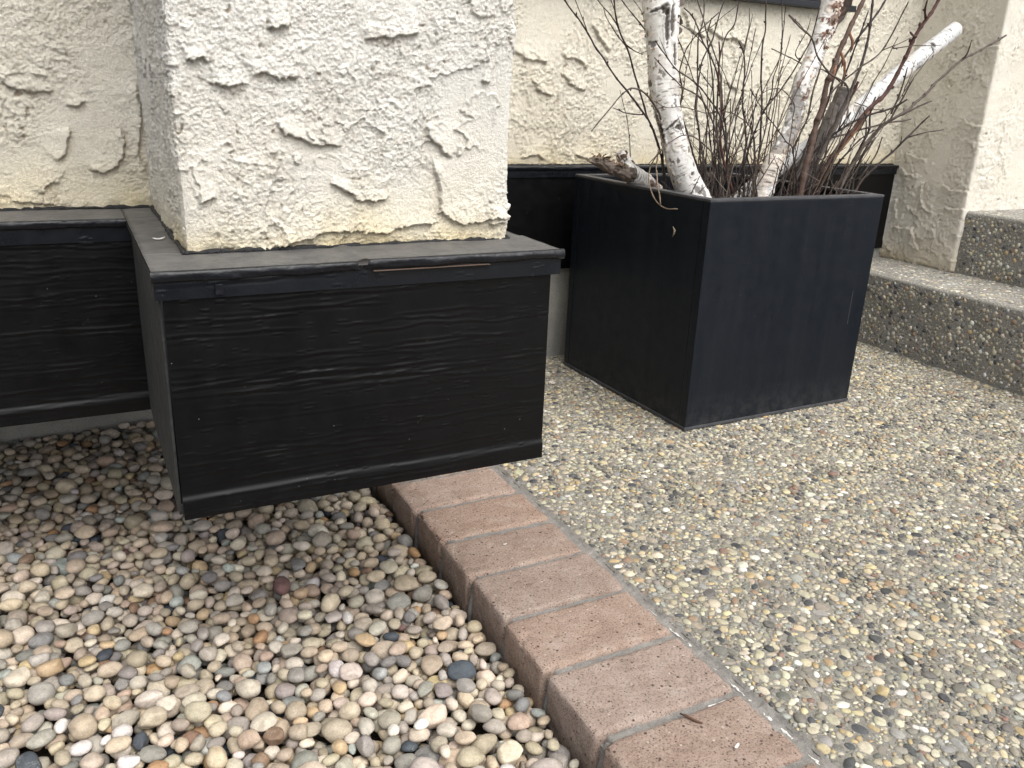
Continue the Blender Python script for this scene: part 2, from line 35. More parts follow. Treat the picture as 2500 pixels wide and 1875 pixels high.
LOGS={'birch1': [[0.9674, 1.334, 0.7691, 0.0347], [0.9657, 1.3276, 0.7436, 0.0335], [0.9657, 1.3212, 0.7117, 0.0305], [0.9692, 1.3149, 0.6583, 0.0268], [0.9761, 1.3085, 0.5928, 0.0253], [0.9877, 1.3015, 0.5487, 0.0228], [0.9999, 1.2951, 0.5081, 0.0218], [1.0121, 1.2888, 0.4686, 0.0242], [1.0295, 1.2824, 0.4338, 0.0256], [1.0428, 1.276, 0.4106, 0.0257], [1.0989, 1.2492, 0.3132, 0.0257]], 'birch2': [[1.3729, 1.3224, 0.7934, 0.0208], [1.3676, 1.3178, 0.765, 0.0197], [1.3549, 1.3131, 0.7262, 0.0186], [1.3392, 1.3085, 0.6908, 0.017], [1.3236, 1.3038, 0.6548, 0.0169], [1.3021, 1.2992, 0.6189, 0.0163], [1.2917, 1.2946, 0.5736, 0.0159], [1.2777, 1.2899, 0.5278, 0.0158], [1.2534, 1.2853, 0.4918, 0.016], [1.2325, 1.2806, 0.4588, 0.0169], [1.2186, 1.276, 0.413, 0.0176], [1.1883, 1.2659, 0.3132, 0.0176]], 'fork2': [[1.4007, 1.305, 0.7946, 0.0119], [1.3937, 1.3108, 0.7726, 0.0131], [1.3868, 1.3166, 0.7476, 0.0131], [1.37, 1.3224, 0.7244, 0.0138]], 'log3': [[1.9036, 1.4384, 0.7604, 0.0208], [1.8438, 1.4326, 0.7262, 0.0213], [1.7864, 1.4268, 0.6931, 0.0217], [1.6762, 1.421, 0.6247, 0.0213], [1.5991, 1.4152, 0.5742, 0.0207], [1.5173, 1.4094, 0.5249, 0.0205], [1.4367, 1.4036, 0.4837, 0.0199], [1.3497, 1.3978, 0.4367, 0.0193], [1.2824, 1.392, 0.3985, 0.0188], [1.1545, 1.3791, 0.3132, 0.0188]], 'log4': [[1.4599, 1.334, 0.616, 0.0159], [1.4552, 1.3398, 0.5835, 0.0163], [1.4465, 1.3456, 0.5481, 0.0167], [1.4338, 1.3514, 0.5092, 0.0171], [1.4181, 1.3572, 0.4692, 0.0171], [1.392, 1.363, 0.4037, 0.017], [1.356, 1.371, 0.3132, 0.017]], 'stub': [[0.9379, 1.363, 0.4483, 0.0129], [0.9698, 1.3729, 0.4373, 0.017], [0.9993, 1.3821, 0.424, 0.0172], [1.0301, 1.392, 0.4072, 0.0175], [1.171, 1.4383, 0.3132, 0.0175]], 'stubL': [[0.8085, 1.276, 0.4733, 0.0047], [0.8398, 1.2946, 0.4675, 0.0084], [0.8752, 1.3137, 0.4576, 0.0104], [0.9176, 1.3328, 0.4466, 0.0126], [0.9489, 1.3514, 0.4396, 0.0141]], 'stubW': [[0.939, 1.3804, 0.4791, 0.0091], [0.9437, 1.3763, 0.4686, 0.0117], [0.9524, 1.3729, 0.457, 0.0123], [0.9669, 1.3688, 0.4379, 0.013]]}
HANG=[[[0.9628, 1.2772, 0.493, 0.0011], [0.9628, 1.298, 0.475, 0.0011], [0.9628, 1.3114, 0.4576, 0.0011], [0.9454, 1.2864, 0.4344, 0.0011], [0.9454, 1.2743, 0.4147, 0.0011], [0.9454, 1.254, 0.3985, 0.0011], [0.9454, 1.2261, 0.3938, 0.0011], [0.9454, 1.1965, 0.3961, 0.0011]], [[0.9628, 1.2922, 0.4918, 0.0011], [0.9628, 1.2911, 0.457, 0.0011], [0.9454, 1.2621, 0.4327, 0.0011], [0.9454, 1.2528, 0.4153, 0.0011], [0.9454, 1.2464, 0.3973, 0.0011]]]
LEDGE={'col': [[[0.1688, 0.5498], [0.1723, 0.5382], [0.1873, 0.5313], [0.2059, 0.5284], [0.2192, 0.5284], [0.2279, 0.5237]], [[0.2517, 0.6206], [0.2651, 0.6223], [0.2825, 0.6247], [0.3039, 0.6287]], [[0.3103, 0.5487], [0.3126, 0.5359], [0.3248, 0.5284], [0.3376, 0.5145]], [[0.319, 0.5145], [0.3277, 0.4831], [0.3242, 0.4623], [0.3381, 0.4553], [0.3538, 0.4501], [0.3776, 0.4512], [0.4014, 0.457]], [[0.2158, 0.493], [0.2308, 0.4843], [0.2442, 0.4768], [0.2581, 0.4733], [0.272, 0.4791]], [[0.1531, 0.4385], [0.1659, 0.4344], [0.1833, 0.4385], [0.2007, 0.4443], [0.2163, 0.4489], [0.2303, 0.4449], [0.2529, 0.4443], [0.272, 0.4437], [0.2813, 0.4489], [0.326, 0.453]], [[0.0957, 0.5933], [0.109, 0.5968], [0.1177, 0.5928]], [[0.0974, 0.4768], [0.1056, 0.4791], [0.1131, 0.4802]], [[0.1496, 0.5812], [0.1578, 0.5864], [0.1717, 0.5846], [0.1897, 0.5829]], [[0.1131, 0.5794], [0.1317, 0.5736], [0.1433, 0.5759]], [[0.3683, 0.5887], [0.3758, 0.587]], [[0.1636, 0.6252], [0.1734, 0.6241], [0.1856, 0.6287]], [[0.3776, 0.4466], [0.3909, 0.4478], [0.4043, 0.4553]]], 'left': [[[-0.0557, 0.5696], [-0.0435, 0.562], [-0.029, 0.5585], [-0.0133, 0.5603], [-0.007, 0.5585]], [[-0.011, 0.4855], [0.0012, 0.5005], [0.0046, 0.522]], [[0.018, 0.4768], [0.0325, 0.4739], [0.0452, 0.4802], [0.0568, 0.4884], [0.0597, 0.5063], [0.0568, 0.5214]], [[0.0812, 0.4669], [0.0742, 0.4907], [0.0766, 0.5116], [0.0806, 0.5423], [0.0777, 0.5748]], [[-0.0621, 0.4443], [-0.047, 0.4402], [-0.0197, 0.4367]], [[-0.0307, 0.4501], [-0.0209, 0.4652], [-0.0122, 0.4599]], [[0.0035, 0.5475], [0.0145, 0.5458], [0.0244, 0.5487]]], 'back': [[[0.8323, 0.6595], [0.8723, 0.6409], [0.9123, 0.6403]], [[0.9419, 0.6229], [0.9674, 0.6003], [1.0104, 0.587]], [[0.946, 0.656], [0.9877, 0.649], [1.0069, 0.6305]], [[1.3172, 0.736], [1.3624, 0.714], [1.4048, 0.7163], [1.4367, 0.6977]], [[0.8741, 0.6107], [0.8926, 0.5829], [0.928, 0.5748]], [[1.0115, 0.7209], [1.0446, 0.685], [1.0649, 0.667]], [[1.2453, 0.7656], [1.2708, 0.7279], [1.3207, 0.7111]], [[1.3914, 0.6218], [1.4309, 0.602]], [[0.8596, 0.4466], [0.8996, 0.4565], [0.9181, 0.4414]], [[0.9901, 0.457], [1.0347, 0.4414], [1.0846, 0.4524]]], 'butt': [[[1.4494, 0.5591], [1.4227, 0.5481], [1.385, 0.544], [1.3682, 0.551]], [[1.4709, 0.3996], [1.4425, 0.3857], [1.3845, 0.388]], [[1.5248, 0.3985], [1.5248, 0.3625], [1.5121, 0.3323], [1.4778, 0.3213]], [[1.5944, 0.2691], [1.5637, 0.2714], [1.526, 0.2749]], [[1.5979, 0.4681], [1.5625, 0.4576], [1.5306, 0.4559]], [[1.4297, 0.7285], [1.3949, 0.7314], [1.381, 0.7465]], [[1.53, 0.2697], [1.5179, 0.239], [1.497, 0.2192]], [[1.5973, 0.3445], [1.5979, 0.3207], [1.5851, 0.29]], [[1.4517, 0.3405], [1.4117, 0.341], [1.3879, 0.3422]], [[1.6002, 0.4315], [1.5793, 0.4112], [1.5422, 0.4147]]]}
S = 0.58                      # one camera height in metres; the plan below is measured in camera heights
rng = np.random.default_rng(5)
random.seed(11)

# ------------------------------------------------------------------ noise
_perm = np.random.default_rng(3).permutation(4096).astype(np.int64)
_grad = np.random.default_rng(4).normal(size=(4096, 3)); _grad /= np.linalg.norm(_grad, axis=1)[:, None]
def _h(i, j, k):
    return _perm[(_perm[(_perm[i & 4095] + j) & 4095] + k) & 4095]
def noise(P, scale=1.0, off=0.0):
    P = np.asarray(P, float) * scale + off
    i = np.floor(P).astype(np.int64); f = P - i
    u = f * f * f * (f * (f * 6 - 15) + 10)
    r = 0
    for dx in (0, 1):
        wx = u[:, 0] if dx else 1 - u[:, 0]
        for dy in (0, 1):
            wy = u[:, 1] if dy else 1 - u[:, 1]
            for dz in (0, 1):
                wz = u[:, 2] if dz else 1 - u[:, 2]
                g = _grad[_h(i[:, 0] + dx, i[:, 1] + dy, i[:, 2] + dz)]
                r = r + wx * wy * wz * (g[:, 0] * (f[:, 0] - dx) + g[:, 1] * (f[:, 1] - dy) + g[:, 2] * (f[:, 2] - dz))
    return r * 1.6
def fbm(P, scale, oct=3, off=0.0, gain=0.5):
    r = 0; a = 1.0
    for o in range(oct):
        r = r + a * noise(P, scale * 2.03 ** o, off + 17.3 * o); a *= gain
    return r
def sstep(x, a, b):
    t = np.clip((x - a) / (b - a), 0, 1); return t * t * (3 - 2 * t)
def smooth_seg_dist(p, poly):
    """signed distance of 2-D points to a polyline, positive on its left"""
    best = np.full(len(p), 9.0); sign = np.ones(len(p)); tt = np.zeros(len(p))
    P = np.array(poly); L = np.r_[0, np.cumsum(np.linalg.norm(np.diff(P, axis=0), axis=1))]
    for k in range(len(P) - 1):
        a, b = P[k], P[k + 1]; d = b - a; l2 = d @ d
        t = np.clip(((p - a) @ d) / l2, 0, 1)
        q = a + t[:, None] * d; e = p - q; dist = np.hypot(e[:, 0], e[:, 1])
        s = np.sign(d[0] * (p[:, 1] - a[1]) - d[1] * (p[:, 0] - a[0]))
        m = dist < best
        best = np.where(m, dist, best); sign = np.where(m, s, sign); tt = np.where(m, (L[k] + t * (L[k + 1] - L[k])) / L[-1], tt)
    return best, sign, tt

# ------------------------------------------------------------------ mesh helpers
def mesh_np(name, V, F, mat=None, parent=None, smooth=True, uv=None, col=None, colname='col'):
    """V (n,3); F (m,3|4) array or list of lists"""
    me = bpy.data.meshes.new(name); V = np.ascontiguousarray(V, np.float32)
    if isinstance(F, np.ndarray):
        k = F.shape[1]; me.vertices.add(len(V)); me.vertices.foreach_set('co', V.ravel())
        me.loops.add(F.size); me.loops.foreach_set('vertex_index', F.ravel().astype(np.int32))
        me.polygons.add(len(F)); me.polygons.foreach_set('loop_start', np.arange(0, F.size, k, dtype=np.int32))
        me.update(calc_edges=True)
    else:
        me.from_pydata(V.tolist(), [], F); me.update()
    if smooth: me.polygons.foreach_set('use_smooth', np.ones(len(me.polygons), bool))
    if col is not None:
        a = me.attributes.new(colname, 'FLOAT_COLOR', 'POINT')
        c = np.ones((len(V), 4), np.float32); c[:, :3] = col; a.data.foreach_set('color', c.ravel())
    if mat: me.materials.append(mat)
    o = bpy.data.objects.new(name, me); COL.objects.link(o)
    if parent: o.parent = parent
    return o
def grid_faces(nu, nv):
    i = np.arange(nu - 1)[:, None] * nv + np.arange(nv - 1)[None, :]
    i = i.ravel(); return np.stack([i, i + nv, i + nv + 1, i + 1], 1)
def tag(o, label=None, cat=None, group=None, kind=None):
    if label: o['label'] = label
    if cat: o['category'] = cat
    if group: o['group'] = group
    if kind: o['kind'] = kind
    return o
def empty(name, loc=(0, 0, 0), **k):
    o = bpy.data.objects.new(name, None); COL.objects.link(o); o.location = loc; o.empty_display_size = 0.05
    return tag(o, **k)
def box_geo(x0, x1, y0, y1, z0, z1, bevel=0.0):
    import bmesh
    bm = bmesh.new(); bmesh.ops.create_cube(bm, size=1)
    for v in bm.verts:
        v.co = Vector(((x0 + x1) / 2 + v.co.x * (x1 - x0), (y0 + y1) / 2 + v.co.y * (y1 - y0), (z0 + z1) / 2 + v.co.z * (z1 - z0)))
    if bevel: bmesh.ops.bevel(bm, geom=bm.edges[:], offset=bevel, segments=2, affect='EDGES', profile=0.7)
    return bm
def box(name, x0, x1, y0, y1, z0, z1, mat, parent=None, bevel=0.002, smooth=False):
    bm = box_geo(x0, x1, y0, y1, z0, z1, bevel); me = bpy.data.meshes.new(name); bm.to_mesh(me); bm.free()
    me.materials.append(mat)
    if parent: 
        pl = parent.location; me.transform(Matrix.Translation(-pl))
    if smooth: me.polygons.foreach_set('use_smooth', np.ones(len(me.polygons), bool))
    o = bpy.data.objects.new(name, me); COL.objects.link(o)
    if parent: o.parent = parent
    return o
def tube_geo(pts, n=7, cap=True, jitter=0.0, seed=0):
    """pts: list of (x,y,z,r). returns V,F quads+caps(list)"""
    P = np.array(pts, float); C = P[:, :3]; R = P[:, 3]
    T = np.gradient(C, axis=0); T /= np.linalg.norm(T, axis=1)[:, None] + 1e-9
    up = np.array([0.3, 1, 0.2]); N = np.cross(T, up); N /= np.linalg.norm(N, axis=1)[:, None] + 1e-9
    B = np.cross(T, N); a = np.arange(n) * 2 * np.pi / n
    V = C[:, None, :] + R[:, None, None] * (np.cos(a)[None, :, None] * N[:, None, :] + np.sin(a)[None, :, None] * B[:, None, :])
    m = len(P); F = []
    i = (np.arange(m - 1)[:, None] * n + np.arange(n)[None, :]); j = (np.arange(m - 1)[:, None] * n + (np.arange(n)[None, :] + 1) % n)
    F = np.stack([i, j, j + n, i + n], -1).reshape(-1, 4)
    V = V.reshape(-1, 3)
    caps = []
    if cap:
        caps = [[0] + list(range(n - 1, 0, -1)), list(range((m - 1) * n, m * n))]
    return V, F, caps
def resample(pts, step):
    """Catmull-Rom through (x,y,z,r) points, resampled every `step`"""
    P = np.array(pts, float); P = np.vstack([2 * P[0] - P[1], P, 2 * P[-1] - P[-2]]); out = []
    for k in range(1, len(P) - 2):
        L = np.linalg.norm(P[k + 1, :3] - P[k, :3]); n = max(1, int(L / step))
        for t in np.arange(n) / n:
            a, b, c, d = P[k - 1], P[k], P[k + 1], P[k + 2]
            out.append(0.5 * ((2 * b) + (-a + c) * t + (2 * a - 5 * b + 4 * c - d) * t * t + (-a + 3 * b - 3 * c + d) * t ** 3))
    out.append(P[-2]); o = np.array(out); o[:, 3] = np.maximum(o[:, 3], 2e-4); return o
def merge(parts):
    """list of (V, F ndarray quads, caps) -> V, list faces"""
    Vs, Fs, o = [], [], 0
    for V, F, c in parts:
        Vs.append(V); Fs += (F + o).tolist(); Fs += [[i + o for i in q] for q in c]; o += len(V)
    return np.vstack(Vs), Fs

# ------------------------------------------------------------------ materials
def mat(name, base=(0.5, 0.5, 0.5), rough=0.8, spec=0.5):
    m = bpy.data.materials.new(name); m.use_nodes = True
    b = m.node_tree.nodes['Principled BSDF']
    b.inputs['Base Color'].default_value = (*base, 1); b.inputs['Roughness'].default_value = rough
    b.inputs['Specular IOR Level'].default_value = spec
    return m, m.node_tree, b
def N(nt, t, **k):
    n = nt.nodes.new('ShaderNode' + t)
    for a, v in k.items(): setattr(n, a, v)
    return n
def objco(nt): return N(nt, 'TexCoord').outputs['Object']
def noise_n(nt, scale, detail=4, rough=0.55, vec=None, dist=0.0):
    n = N(nt, 'TexNoise'); n.inputs['Scale'].default_value = scale; n.inputs['Detail'].default_value = detail
    n.inputs['Roughness'].default_value = rough; n.inputs['Distortion'].default_value = dist
    if vec: nt.links.new(vec, n.inputs['Vector'])
    return n.outputs['Fac']
def ramp(nt, fac, stops):
    r = N(nt, 'ValToRGB'); e = r.color_ramp.elements
    while len(e) < len(stops): e.new(0.5)
    for x, (p, c) in zip(e, stops): x.position = p; x.color = (*c, 1) if len(c) == 3 else c
    nt.links.new(fac, r.inputs[0]); return r.outputs[0]
def g(v): return (v, v, v)
def mixc(nt, fac, a, b, mode='MIX'):
    m = N(nt, 'Mix', data_type='RGBA', blend_type=mode)
    for s, v in ((m.inputs[0], fac), (m.inputs[6], a), (m.inputs[7], b)):
        if isinstance(v, (int, float)): s.default_value = v
        elif isinstance(v, tuple): s.default_value = (*v, 1)
        else: nt.links.new(v, s)
    return m.outputs[2]
def bump(nt, b, h, dist, strength=1.0, prev=None):
    n = N(nt, 'Bump'); n.inputs['Distance'].default_value = dist; n.inputs['Strength'].default_value = strength
    nt.links.new(h, n.inputs['Height'])
    if prev: nt.links.new(prev, n.inputs['Normal'])
    nt.links.new(n.outputs[0], b.inputs['Normal']); return n.outputs[0]
def attr(nt, name='col', kind='GEOMETRY'):
    a = N(nt, 'Attribute'); a.attribute_name = name; a.attribute_type = kind; return a.outputs['Color']

# painted stucco: colour comes from a per-vertex stain/dirt attribute, micro sand from bump
M_stucco, n_, b_ = mat('painted_stucco', rough=0.92, spec=0.2)
oc = objco(n_)
c = mixc(n_, 0.22, attr(n_), ramp(n_, noise_n(n_, 420, 3, 0.7, oc), [(0.3, g(0.25)), (0.62, g(1))]), 'MULTIPLY')
n_.links.new(c, b_.inputs['Base Color'])
p1 = bump(n_, b_, noise_n(n_, 620, 3, 0.75, oc), 0.0022, 1.0)
bump(n_, b_, noise_n(n_, 1300, 2, 0.6, oc), 0.0008, 0.9, p1)

def black_metal(name, base, rough, dust=0.0, spec=0.32, streak=False, dustcol=(0.16, 0.155, 0.145), bumpd=0.0002, specks=True):
    m, n, b = mat(name, base, rough, spec); oc = objco(n)
    d = ramp(n, noise_n(n, 42, 8, 0.78, oc), [(0.35, g(max(dust - 0.25, 0))), (0.7, g(min(dust + 0.25, 1)))]) if dust else None
    base_c = base
    if dust: base_c = mixc(n, d, base, dustcol)
    if streak:
        mp = N(n, 'Mapping'); mp.inputs['Scale'].default_value = (1, 1, 0.07); n.links.new(oc, mp.inputs[0])
        s = ramp(n, noise_n(n, 34, 6, 0.7, mp.outputs[0]), [(0.42, g(0)), (0.8, g(0.035))]); base_c = mixc(n, s, base_c, (0.13, 0.13, 0.135))
        sx = N(n, 'SeparateXYZ'); n.links.new(oc, sx.inputs[0]); ad = N(n, 'MapRange'); ad.inputs[1].default_value = 0.07; ad.inputs[2].default_value = 0.0; n.links.new(sx.outputs[2], ad.inputs[0])
        s = mixc(n, 1.0, ad.outputs[0], ramp(n, noise_n(n, 45, 6, 0.75, oc), [(0.4, g(0.0)), (0.75, g(0.22))]), 'MULTIPLY'); base_c = mixc(n, s, base_c, (0.16, 0.155, 0.145))
    if specks:
        v = N(n, 'TexVoronoi'); v.inputs['Scale'].default_value = 170; n.links.new(oc, v.inputs['Vector'])
        s = ramp(n, v.outputs['Distance'], [(0.05, g(1)), (0.11, g(0))])
        s2 = ramp(n, noise_n(n, 60, 2, 0.5, oc), [(0.6, g(0)), (0.66, g(0.7))])
        s = mixc(n, 1.0, s, s2, 'MULTIPLY')
        base_c = mixc(n, s, base_c, (0.22, 0.2, 0.17))
    if not isinstance(base_c, tuple): n.links.new(base_c, b.inputs['Base Color'])
    r = ramp(n, noise_n(n, 35, 5, 0.6, oc), [(0.3, g(rough - 0.06)), (0.7, g(rough + 0.14))]); n.links.new(r, b.inputs['Roughness'])
    bump(n, b, noise_n(n, 90, 5, 0.6, oc), bumpd, 0.6)
    return m
M_panel = black_metal('embossed_black_aluminium', (0.0034, 0.0034, 0.0038), 0.33, spec=0.2, bumpd=0.00012)
M_strip = black_metal('black_fascia_strip', (0.0062, 0.0074, 0.0102), 0.28, spec=0.3, bumpd=0.0004)
M_lip = black_metal('crinkled_black_flashing', (0.008, 0.009, 0.012), 0.3, 0.0, bumpd=0.002)
M_cap = black_metal('dusty_black_flashing', (0.035, 0.035, 0.037), 0.5, 0.5, 0.3, False, (0.16, 0.156, 0.148), 0.0012)
M_side = black_metal('weathered_side_board', (0.02, 0.021, 0.021), 0.6, 0.36, 0.3, False, (0.075, 0.077, 0.073), 0.0022)
M_planter = black_metal('matt_black_resin', (0.0052, 0.0074, 0.0116), 0.4, spec=0.2, streak=True, bumpd=0.00008)
M_rim = black_metal('worn_black_resin_rim', (0.03, 0.032, 0.038), 0.4, 0.35, 0.3, False, (0.12, 0.12, 0.125), 0.0002, False)
M_seal, n_, b_ = mat('black_sealant', (0.012, 0.012, 0.013), 0.6); bump(n_, b_, noise_n(n_, 400, 3, 0.7, objco(n_)), 0.003, 1)
M_copper, _, _ = mat('bare_wood_sliver', (0.1, 0.068, 0.05), 0.7)
M_dark, _, _ = mat('dark_soffit', (0.03, 0.03, 0.03), 0.9, 0.2)
M_soil, n_, b_ = mat('potting_soil', (0.02, 0.016, 0.012), 1, 0.1); bump(n_, b_, noise_n(n_, 120, 4, 0.7, objco(n_)), 0.01, 1)
M_earth, n_, b_ = mat('earth', (0.05, 0.043, 0.035), 1, 0.1); bump(n_, b_, noise_n(n_, 60, 4, 0.7, objco(n_)), 0.01, 1)
M_glass, _, b_ = mat('window_glass', (0.03, 0.035, 0.04), 0.05, 0.6)

def concrete(name, lo, hi, sc_=30, bd=0.0012, stones=False):
    m, n, b = mat(name, rough=0.93, spec=0.2); oc = objco(n)
    c = ramp(n, noise_n(n, sc_, 7, 0.68, oc), [(0.3, lo), (0.7, hi)])
    h = noise_n(n, 700, 3, 0.75, oc)
    c = mixc(n, 0.55, c, ramp(n, h, [(0.36, g(0.3)), (0.6, g(1))]), 'MULTIPLY')
    if stones:                                   # the finest grit, too small to model one by one
        for s_, t_ in ((300, 0.30), (190, 0.27)):
            v = N(n, 'TexVoronoi'); v.inputs['Scale'].default_value = s_; n.links.new(oc, v.inputs['Vector'])
            k = ramp(n, v.outputs['Distance'], [(t_, g(1)), (t_ + 0.08, g(0))])
            sc3 = N(n, 'SeparateColor'); n.links.new(v.outputs['Color'], sc3.inputs[0])
            cc = ramp(n, sc3.outputs[0], [(0.0, (0.05, 0.055, 0.065)), (0.2, (0.14, 0.13, 0.11)), (0.45, (0.3, 0.26, 0.19)), (0.7, (0.42, 0.38, 0.3)), (1.0, (0.62, 0.58, 0.48))])
            sel = ramp(n, sc3.outputs[1], [(0.5, g(0)), (0.55, g(1))])
            k = mixc(n, 1.0, k, sel, 'MULTIPLY'); c = mixc(n, k, c, cc)
    n.links.new(c, b.inputs['Base Color'])
    bump(n, b, h, bd, 1.0)
    return m
M_found = concrete('foundation_concrete', (0.26, 0.255, 0.235), (0.42, 0.41, 0.37), 9, 0.0008)
M_cement = concrete('patio_cement', (0.24, 0.23, 0.20), (0.37, 0.355, 0.31), 22, 0.0022, True)
M_riser = concrete('step_cement', (0.24, 0.235, 0.215), (0.37, 0.36, 0.33), 18, 0.0022, True)
M_mortar = concrete('mortar', (0.2, 0.19, 0.175), (0.33, 0.315, 0.29), 45, 0.0014)
M_lime, n_, b_ = mat('lime_bloom', (0.72, 0.7, 0.66), 0.95); bump(n_, b_, noise_n(n_, 500, 3, 0.7, objco(n_)), 0.002, 1)

# clay brick
M_brick, n_, b_ = mat('clay_paver', rough=0.93, spec=0.2); oc = objco(n_)
oi = N(n_, 'ObjectInfo')
vadd = N(n_, 'VectorMath', operation='ADD'); n_.links.new(oc, vadd.inputs[0]); n_.links.new(oi.outputs['Location'], vadd.inputs[1]); oc = vadd.outputs[0]
c = ramp(n_, noise_n(n_, 26, 7, 0.7, oc), [(0.28, (0.31, 0.227, 0.182)), (0.5, (0.395, 0.298, 0.24)), (0.72, (0.48, 0.388, 0.325))])
c = mixc(n_, 0.6, c, attr(n_), 'MULTIPLY')
c = mixc(n_, 0.75, c, ramp(n_, noise_n(n_, 480, 4, 0.75, oc), [(0.36, (0.14, 0.1, 0.09)), (0.46, (0.8, 0.78, 0.77)), (0.64, g(1.0)), (0.72, (1.0, 0.98, 0.95))]), 'MULTIPLY')
for s_, cc, lo in ((150, (0.5, 0.42, 0.35), 0.74), (125, (0.09, 0.06, 0.05), 0.66), (230, (0.09, 0.06, 0.05), 0.4)):
    v = N(n_, 'TexVoronoi'); v.inputs['Scale'].default_value = s_; n_.links.new(oc, v.inputs['Vector'])
    k = ramp(n_, v.outputs['Distance'], [(0.16, g(1)), (0.24, g(0))])
    s3 = N(n_, 'SeparateColor'); n_.links.new(v.outputs['Color'], s3.inputs[0])
    k = mixc(n_, 1.0, k, ramp(n_, s3.outputs[0], [(lo + 0.15, g(0)), (lo + 0.18, g(1))]), 'MULTIPLY'); c = mixc(n_, k, c, cc)
hsv = N(n_, 'HueSaturation'); n_.links.new(c, hsv.inputs['Color'])
mr = N(n_, 'MapRange'); mr.inputs[3].default_value = 0.87; mr.inputs[4].default_value = 1.1; mh = N(n_, 'MapRange'); mh.inputs[3].default_value = 0.86; mh.inputs[4].default_value = 1.08; wn = N(n_, 'TexWhiteNoise', noise_dimensions='1D'); n_.links.new(oi.outputs['Random'], wn.inputs['W']); n_.links.new(wn.outputs[0], mh.inputs[0]); n_.links.new(mh.outputs[0], hsv.inputs['Saturation']); n_.links.new(oi.outputs['Random'], mr.inputs[0]); n_.links.new(mr.outputs[0], hsv.inputs['Value'])
n_.links.new(hsv.outputs[0], b_.inputs['Base Color'])
p1 = bump(n_, b_, noise_n(n_, 480, 4, 0.75, oc), 0.0022, 1)
bump(n_, b_, noise_n(n_, 110, 3, 0.6, oc), 0.0022, 0.6, p1)

def stone_mat(name, src):
    m, n, b = mat(name, rough=0.62, spec=0.3); oc = N(n, 'NewGeometry').outputs['Position']
    col = attr(n) if src == 'attr' else N(n, 'ObjectInfo').outputs['Color']
    c = mixc(n, 0.55, col, ramp(n, noise_n(n, 95, 6, 0.65, oc, 0.6), [(0.3, (0.5, 0.46, 0.41)), (0.5, g(0.95)), (0.72, (1.45, 1.43, 1.4))]), 'MULTIPLY')
    c = mixc(n, 0.4, c, ramp(n, noise_n(n, 700, 3, 0.8, oc), [(0.36, g(0.5)), (0.6, g(1.12))]), 'MULTIPLY')
    v = ramp(n, noise_n(n, 60, 3, 0.6, oc, 3.0), [(0.485, g(0)), (0.5, g(1)), (0.515, g(0))])
    v = mixc(n, 1.0, v, ramp(n, noise_n(n, 22, 2, 0.5, oc), [(0.52, g(0)), (0.6, g(0.45))]), 'MULTIPLY')
    c = mixc(n, v, c, (0.5, 0.47, 0.42))
    n.links.new(c, b.inputs['Base Color'])
    n.links.new(ramp(n, noise_n(n, 40, 2, 0.5, oc), [(0.3, g(0.5)), (0.7, g(0.8))]), b.inputs['Roughness'])
    p = bump(n, b, noise_n(n, 900, 3, 0.7, oc), 0.0005, 0.7)
    bump(n, b, noise_n(n, 140, 3, 0.6, oc), 0.0012, 0.5, p)
    return m
M_peb_o = stone_mat('pebble_stone', 'obj'); M_peb_a = stone_mat('pebble_stone_mass', 'attr')
M_birch, n_, b_ = mat('birch_bark', rough=0.75, spec=0.25); oc = objco(n_)
c = mixc(n_, 0.35, attr(n_), ramp(n_, noise_n(n_, 150, 5, 0.7, oc), [(0.35, (0.62, 0.57, 0.5)), (0.6, g(1))]), 'MULTIPLY')
n_.links.new(c, b_.inputs['Base Color']); bump(n_, b_, noise_n(n_, 300, 4, 0.7, oc), 0.0012, 0.8)
M_twig, n_, b_ = mat('twig_bark', rough=0.7, spec=0.3); oc = objco(n_)
c = mixc(n_, 0.7, N(n_, 'ObjectInfo').outputs['Color'], ramp(n_, noise_n(n_, 130, 4, 0.7, oc), [(0.3, g(0.45)), (0.7, g(1.6))]), 'MULTIPLY')
n_.links.new(c, b_.inputs['Base Color']); bump(n_, b_, noise_n(n_, 400, 3, 0.7, oc), 0.001, 0.8)
M_leaf, _, _ = mat('dead_leaf', (0.09, 0.045, 0.025), 0.8)
M_husk, _, _ = mat('dried_husk', (0.2, 0.17, 0.12), 0.9)
M_lint, _, _ = mat('pale_fluff', (0.5, 0.48, 0.42), 0.9)

# ------------------------------------------------------------------ the lie of the land
patio_z = 0.0
box('earth', -3.0, 6.0, -6.0, 6.0, -0.5, -0.072, M_earth, bevel=0)
tag(bpy.data.objects['earth'], 'dark earth under the pebbles', kind='structure'); bpy.data.objects['earth'].name = 'ground'

